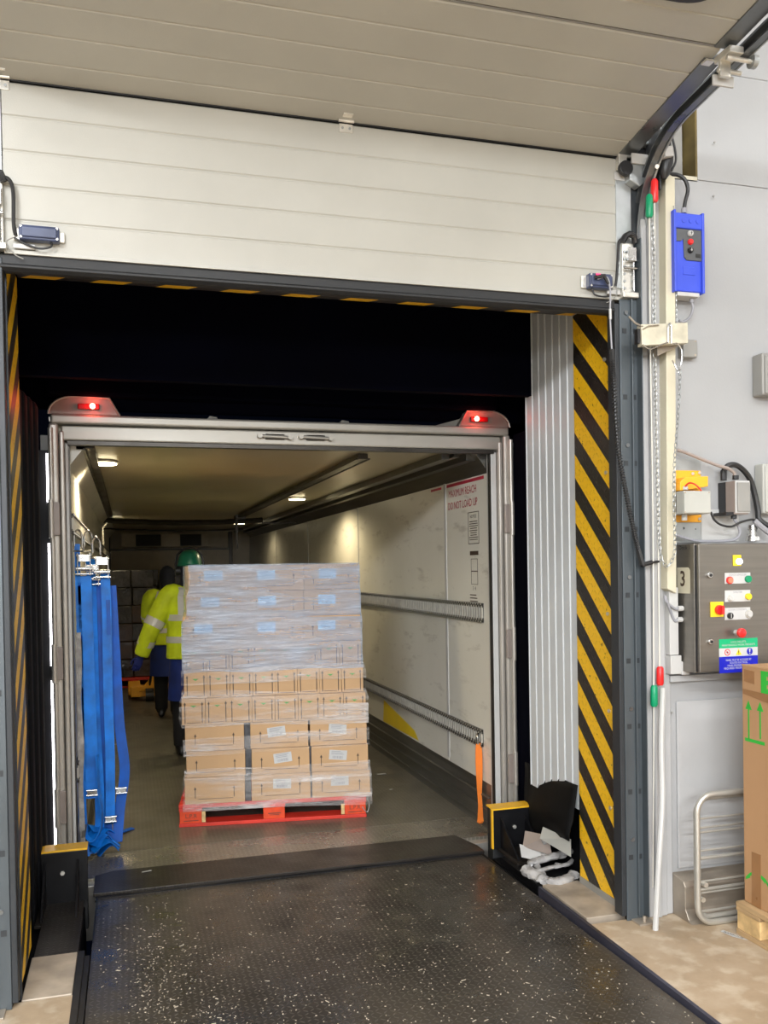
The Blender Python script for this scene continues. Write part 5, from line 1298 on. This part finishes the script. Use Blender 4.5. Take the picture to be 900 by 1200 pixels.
# ---- cabinet
cb = thing('control_cabinet', 'stainless steel control cabinet with buttons and safety notice', 'control cabinet', (2.3, -.08, 1.09))
CX0, CX1, CZ0, CZ1, CY = 2.034, 2.56, 1.098, 1.662, -.165
build('cabinet_body', B().box(CX0, CX1, CY+.022, -.0, CZ0, CZ1), 'stain', cb, bevel=.002)
build('cabinet_door', B().box(CX0+.008, CX1-.003, CY, CY+.018, CZ0+.004, CZ1-.004), 'stain', cb, bevel=.003)
build('door_gasket', B().box(CX0+.003, CX1-.008, CY+.017, CY+.023, CZ0+.008, CZ1-.008), 'black', cb)
def C(px, py): return P(px, py, 'y', CY)
for py in (674, 752):
    c = C(831 if py < 700 else 832, py); lk = build('door_lock', B().cyl(c, c+Vector((0, -.010, 0)), .013, 20), 'chrome', cb, bevel=.002)
    build('key_slot', B().cyl(c+Vector((.002, -.010, 0)), c+Vector((.002, -.011, 0)), .007, 12), 'black', lk)
def rct(px0, py0, px1, py1, m, dep=.002, name='label_plate', parent=cb, label=None):
    a_ = C(px0, py0); b_ = C(px1, py1); return build(name, B().box(a_.x, b_.x, CY-dep, CY-.0002, b_.z, a_.z), m, parent, bevel=.0005, label=label), a_, b_
pl1, _, _ = rct(858.5, 650.5, 868, 663, 'yelpl', .004, 'lamp_plate', label='small yellow plate with white lamp'); c = C(864.5, 658); build('pilot_lamp', B().cyl(c, c+Vector((0, -.018, 0)), .013, 20), 'whitelit', pl1, bevel=.002)
plates = []
for k, (y0, y1, cap) in enumerate(((671.5, 683.5, 'DOCK LEVELLER'), (692, 704.5, 'SHELTER'), (712.5, 725.5, 'DOOR CONTROL'))):
    p_, a_, b_ = rct(849, y0, 879, y1, 'paper', .0025, label='white button plate with small caption'); mb = B(); text(mb, cap, .012, ((a_.x+b_.x)/2, CY-.0030, a_.z-.009), X, Z); build('caption', mb, 'label_ink', p_); plates.append(p_)
def btn(px, py, r, m, dep=.014, ringm=None, par=cb, label=None, name='push_button'):
    c = C(px, py)
    o = build(name, B().cyl(c+Vector((0, -.002, 0)), c+Vector((0, -dep, 0)), r, 24), m, par, bevel=.0015, label=label)
    if ringm: build('button_ring', B().cyl(c+Vector((0, -.002, 0)), c+Vector((0, -dep*.7, 0)), r*1.3, 24), ringm, o, bevel=.001)
    return o
btn(854, 680, .0125, 'redlit', .016, 'red', plates[0], 'lit red push button'); btn(875.5, 678.5, .0155, 'greenpl', .014, None, plates[0], 'green push button')
btn(855, 701, .0105, 'whitepl', .014, 'zinc', plates[1], 'white push button'); btn(875.5, 699, .0140, 'yelpl', .016, None, plates[1], 'yellow push button')
sw = btn(854.5, 721.5, .0135, 'black', .014, None, plates[2], 'black selector switch', 'selector_switch'); c = C(854.5, 721.5); build('switch_mark', B().box(c.x-.0015, c.x+.0015, CY-.0155, CY-.0142, c.z-.010, c.z+.010), 'whitepl', sw)
btn(876.5, 719.5, .0135, 'whitepl', .016, 'zinc', plates[2], 'white push button')
iy, a_, b_ = rct(832, 705.5, 847, 722.5, 'yelpl', .006, 'isolator_plate', label='yellow plate of the rotary isolator')
c = C(841, 714.5); build('rotary_handle', B().cyl(c+Vector((0, -.006, 0)), c+Vector((0, -.022, 0)), .021, 24).obox(c+Vector((-.006, -.040, -.019)), (.012, 0, 0), (0, .02, 0), (0, 0, .038)), 'red', iy, bevel=.002)
c = C(862, 741); es = build('emergency_stop', B().tube([c+Vector((0, -.028, 0)), c+Vector((0, -.034, 0)), c+Vector((0, -.046, 0)), c+Vector((0, -.050, 0))], [.016, .021, .020, .012], 24), 'red', cb, smooth=True, label='red mushroom emergency stop button')
build('button_neck', B().cyl(c, c+Vector((0, -.03, 0)), .011, 16), 'whitepl', es)
# safety notice
sg = thing('safety_notice', 'green, white and blue safety notice stuck on the cabinet door', 'sign', (2.2, CY, 1.11))
a_ = C(842.5, 749.5); b_ = C(888, 786.5); sx0, sx1, sz1, sz0 = a_.x, b_.x, a_.z+.001, b_.z; hh = sz1-sz0; yS = CY-.0008
build('green_field', B().box(sx0, sx1, yS, CY-.0001, sz1-hh*.27, sz1), 'signg', sg)
build('white_field', B().box(sx0, sx1, yS, CY-.0001, sz1-hh*.52, sz1-hh*.27), 'paper', sg)
build('blue_field', B().box(sx0, sx1, yS, CY-.0001, sz0, sz1-hh*.52), 'blue', sg)
mb = B(); xm = (sx0+sx1)/2; Sw = (sx1-sx0); yT = yS-.0004
def fit(mb, s, w, z, m=0):
    k = len(mb.v); text(mb, s, .02, (0, yT, z), X, Z, m); xs = [v.x for v in mb.v[k:]]; f = w/(max(xs)-min(xs)); f2 = min(f, .95)
    for v in mb.v[k:]: v.x = xm+v.x*f; v.z = z+(v.z-z)*.62
fit(mb, 'LOCK PALLETS,', Sw*.40, sz1-hh*.10); fit(mb, 'MAINTENANCE WORK PREVENTS', Sw*.86, sz1-hh*.19)
fit(mb, 'PANEL MUST BE ACCESSED BY', Sw*.66, sz0+hh*.37); fit(mb, 'ISOLATED ELECTRICAL', Sw*.46, sz0+hh*.29); fit(mb, 'PANEL ENGINEERS ONLY', Sw*.58, sz0+hh*.21); fit(mb, 'REQUIRED PRIOR TO WORK', Sw*.76, sz0+hh*.13)
build('lettering', mb, 'paper', sg)
zm = sz1-hh*.395; rr = hh*.10
mb = B(); disc(mb, (sx0+Sw*.21, yT, zm), rr, X, Z, 0, 24, rr*.75); disc(mb, (sx0+Sw*.21, yT, zm), rr*.3, X, Z, 1)
mb.add([(sx0+Sw*.21-rr*.6, yT-.0002, zm+rr*.5), (sx0+Sw*.21-rr*.5, yT-.0002, zm+rr*.6), (sx0+Sw*.21+rr*.6, yT-.0002, zm-rr*.5), (sx0+Sw*.21+rr*.5, yT-.0002, zm-rr*.6)], [(0,1,2,3)], 0)
SM = ['red', 'black', 'yelpl', 'blue', 'paper']; build('symbol', mb, SM, sg); mb = B()
mb.add([(xm-rr*1.05, yT, zm-rr*.9), (xm+rr*1.05, yT, zm-rr*.9), (xm, yT, zm+rr*.95)], [(0,1,2)], 2)
mb.box(xm-rr*.12, xm+rr*.12, yT-.0004, yT-.0002, zm-rr*.35, zm+rr*.4, 1).box(xm-rr*.12, xm+rr*.12, yT-.0004, yT-.0002, zm-rr*.7, zm-rr*.5, 1)
build('symbol', mb, SM, sg); mb = B()
xb = sx0+Sw*.79; disc(mb, (xb, yT, zm), rr*1.05, X, Z, 3); mb.add([(xb-rr*.3, yT-.0003, zm+rr*.8), (xb+rr*.3, yT-.0003, zm+rr*.8), (xb+rr*.12, yT-.0003, zm-rr*.25), (xb-rr*.12, yT-.0003, zm-rr*.25)], [(0,1,2,3)], 4); disc(mb, (xb, yT-.0003, zm-rr*.6), rr*.18, X, Z, 4, 12)
build('symbol', mb, SM, sg)
# number plate 3
XS = CX0-.0008
def S(px, py): return P(px, py, 'x', XS)
npz1 = S(794, 665).z; npz0 = S(794, 695).z; ny0 = S(793.5, 680).y; ny1 = S(808.5, 680).y
np_ = thing('number_plate', 'cream plate with number 3 on the cabinet side', 'sign', (CX0, -.08, npz0))
build('plate', B().prism([(CX0-.0002, ny0, npz0), (CX0-.0002, ny1, npz0), (CX0-.0002, ny1, npz1-.012), (CX0-.0002, ny1+.012, npz1), (CX0-.0002, ny0, npz1)], (-.001, 0, 0)), 'cream', np_)
mb = B(); text(mb, '3', .095, (CX0-.0018, (ny0+ny1)/2+.004, (npz0+npz1)/2+.004), XD*.9, Z, font_off=.0018); build('numeral', mb, 'ink', np_)
mb = B(); text(mb, 'Dock 1', .026, (CX0-.0008, (ny0+ny1)/2-.01, S(800, 642).z), XD*1.1, Z); build('handwriting', mb, 'black', cb)
for k, (px, py) in enumerate(((800, 713), (799, 726))):
    c = S(px, py); g_ = build('cable_gland', B().cyl(c, c+Vector((-.024, 0, 0)), .012, 12), 'whitepl', cb, bevel=.001)
    build('gland_lead', B().tube(spline([c+Vector((-.022, 0, 0)), c+Vector((-.04, 0, .0)), W(781, 705-2*k, -.06), W(779, 698, -.055)]), .006, 8), 'cableg', g_, smooth=True)
ag = B(); c = W(882, 634, -.09)
ag.tube([c, c+Z*.022, c+Z*.024, c+Z*.050, c+Z*.052, c+Z*.072], [.032, .028, .020, .018, .022, .018], 16)
build('cabinet_gland', ag, 'chrome', cb, smooth=True, label='chrome conduit fitting on cabinet top')
build('gland_label', B().obox(c+Vector((-.012, -.032, .002)), (.024, 0, 0), (0, .002, 0), (0, .004, .018)), 'paper', cb)

# ---- stainless trolley frame leaning by the wall
tb = thing('stainless_rack', 'stainless tubular rack standing by the wall kerb behind the carton', 'rack', (2.3, -.2, 0))
def hoop(y, x0, x1, z0, z1, r, R_=.07, lean=0):
    pts = []
    for cx_, cz_, g0 in ((x0+R_, z1-R_, PI), (x1-R_, z1-R_, PI/2), (x1-R_, z0+R_, 0), (x0+R_, z0+R_, -PI/2)):
        for k in range(7):
            g = g0-k/6*PI/2; z = cz_+R_*math.sin(g); pts.append((cx_+R_*math.cos(g), y+lean*z, z))
    return B().tube(pts, r, 10, closed=True)
build('front_hoop', hoop(-.175, 2.012, 2.70, .014, .572, .0135, .075), 'stainfr', tb, smooth=True)
build('rear_hoop', hoop(-.150, 2.024, 2.68, .030, .552, .0115, .065), 'stainfr', tb, smooth=True)
for z in (.465, .425, .405, .325, .292, .19, .155, .140, .06):
    build('rail', B().cyl((2.03, -.158, z), (2.68, -.158, z+.0), .005 if z not in (.292, .155) else .008, 8), 'stainfr', tb, smooth=True)
for cx_, cz_ in ((2.055, .178), (2.04, .115)): build('clip', B().cyl((cx_, -.175, cz_), (cx_, -.15, cz_), .011, 12), 'zinc', tb)
# ---- wooden pallet + big carton
wp = thing('wooden_pallet', 'worn wooden pallet under the tall brown carton at right', 'pallet', (2.5, -.8, 0))
xA, yA = 2.128, -.275
for k in range(3):
    yy = yA-[0, .5, 1.05][k]
    for xx in (xA, xA+.35, xA+.70): build('block', B().box(xx+.003, xx+.10, yy-.145, yy-.003, .0225, .099), 'woody', wp, bevel=.003)
for xx in (xA, xA+.35, xA+.70): build('bottom_board', B().box(xx, xx+.10, yA-1.2, yA, .0, .022), 'wood', wp, bevel=.002)
for k in range(3): yy = yA-[0, .5, 1.05][k]; build('cross_board', B().box(xA, xA+.8, yy-.145, yy, .0995, .1165), 'wood', wp, bevel=.002)
for k in range(5): build('top_board', B().box(xA+k*.172, xA+k*.172+.12, yA-1.2, yA, .117, .138), 'wood', wp, bevel=.002)
bc = thing('shipping_carton', 'tall brown carton with green arrows standing on a wooden pallet', 'carton', (2.5, -.8, .139))
cx0, cy1, cz1 = 2.16, -.288, 1.145
build('carton_body', B().box(cx0, cx0+.55, cy1-.95, cy1, .139, cz1), 'cardk', bc, bevel=.004)
build('flap_edge', B().box(cx0-.0015, cx0+.002, cy1-.95, cy1-.001, cz1-.004, cz1+.003), 'card', bc)
xf = cx0-.0008
def K(px, py): return P(px, py, 'x', xf)
for px in (877, 890.5):
    gm = B()
    t_ = K(px, 823 if px < 880 else 825); b_ = K(px, 866); w_ = .007
    gm.prism([(xf, t_.y-w_*.6, b_.z), (xf, t_.y+w_*.6, b_.z), (xf, t_.y+w_*.6, t_.z-.03), (xf, t_.y+.020, t_.z-.03), (xf, t_.y, t_.z+.008), (xf, t_.y-.020, t_.z-.03), (xf, t_.y-w_*.6, t_.z-.03)], (.0006, 0, 0)); build('arrow_print', gm, 'green', bc)
gm = B(); a_ = K(873, 864); b_ = K(896, 870); gm.prism([(xf, a_.y, a_.z), (xf, b_.y, b_.z), (xf, b_.y, b_.z-.014), (xf, a_.y, a_.z-.014)], (.0006, 0, 0)); build('bar_print', gm, 'green', bc); gm = B()
e_ = K(891.5, 800); eh = K(891.5, 786).z-K(891.5, 812).z
zb_ = K(891.5, 812).z
gm.prism([(xf, e_.y-a_, zb_+eh*b_) for a_, b_ in ((0, 0), (.12, 0), (.12, .22), (.035, .22), (.035, .40), (.105, .40), (.105, .60), (.035, .60), (.035, .78), (.12, .78), (.12, 1), (0, 1))], (.0006, 0, 0))
build('letter_print', gm, 'green', bc); gm = B()
# green arc
pa = [K(874, 1027), K(879, 1022.5), K(884, 1021.5), K(890, 1024), K(897, 1030), K(903, 1040)]
for p, q in zip(pa, pa[1:]): gm.add([p, q, q+Z*-.022, p+Z*-.012], [(0,1,2,3)])
build('arc_print', gm, 'green', bc)
build('brown_tape', B().prism([K(881, 998), K(891.5, 1002), K(892, 1066), K(881, 1060)], (-.0008, 0, 0)), 'tape', bc)
a_ = K(871, 808); build('brown_tape', B().prism([K(870.5, 807), K(905, 815), K(905, 826), K(870.5, 812.5)], (-.0008, 0, 0)), 'tape', bc)
build('brown_tape', B().prism([K(872, 784), K(884, 787), K(884, 802), K(872, 798)], (-.0006, 0, 0)), 'tape', bc)
# floor label scrap
p0, p1 = P(845, 1091, 'z', .002), P(876, 1102, 'z', .002)
u = (p1-p0); nvv = Vector((-u.y, u.x, 0)).normalized()*.014
ls = build('paper_label', B().prism([p0-nvv*.4, p0+nvv, p0+u*.5+nvv, p1, p0+u*.5-nvv], (0, 0, .001)), 'paper', label='torn white label strip on the floor beside the wooden pallet', cat='paper')
mb = B(); text(mb, 'BARBOUR', .020, p0+u*.48+Z*.0018, u.normalized(), nvv.normalized()); build('lettering', mb, 'ink', ls)
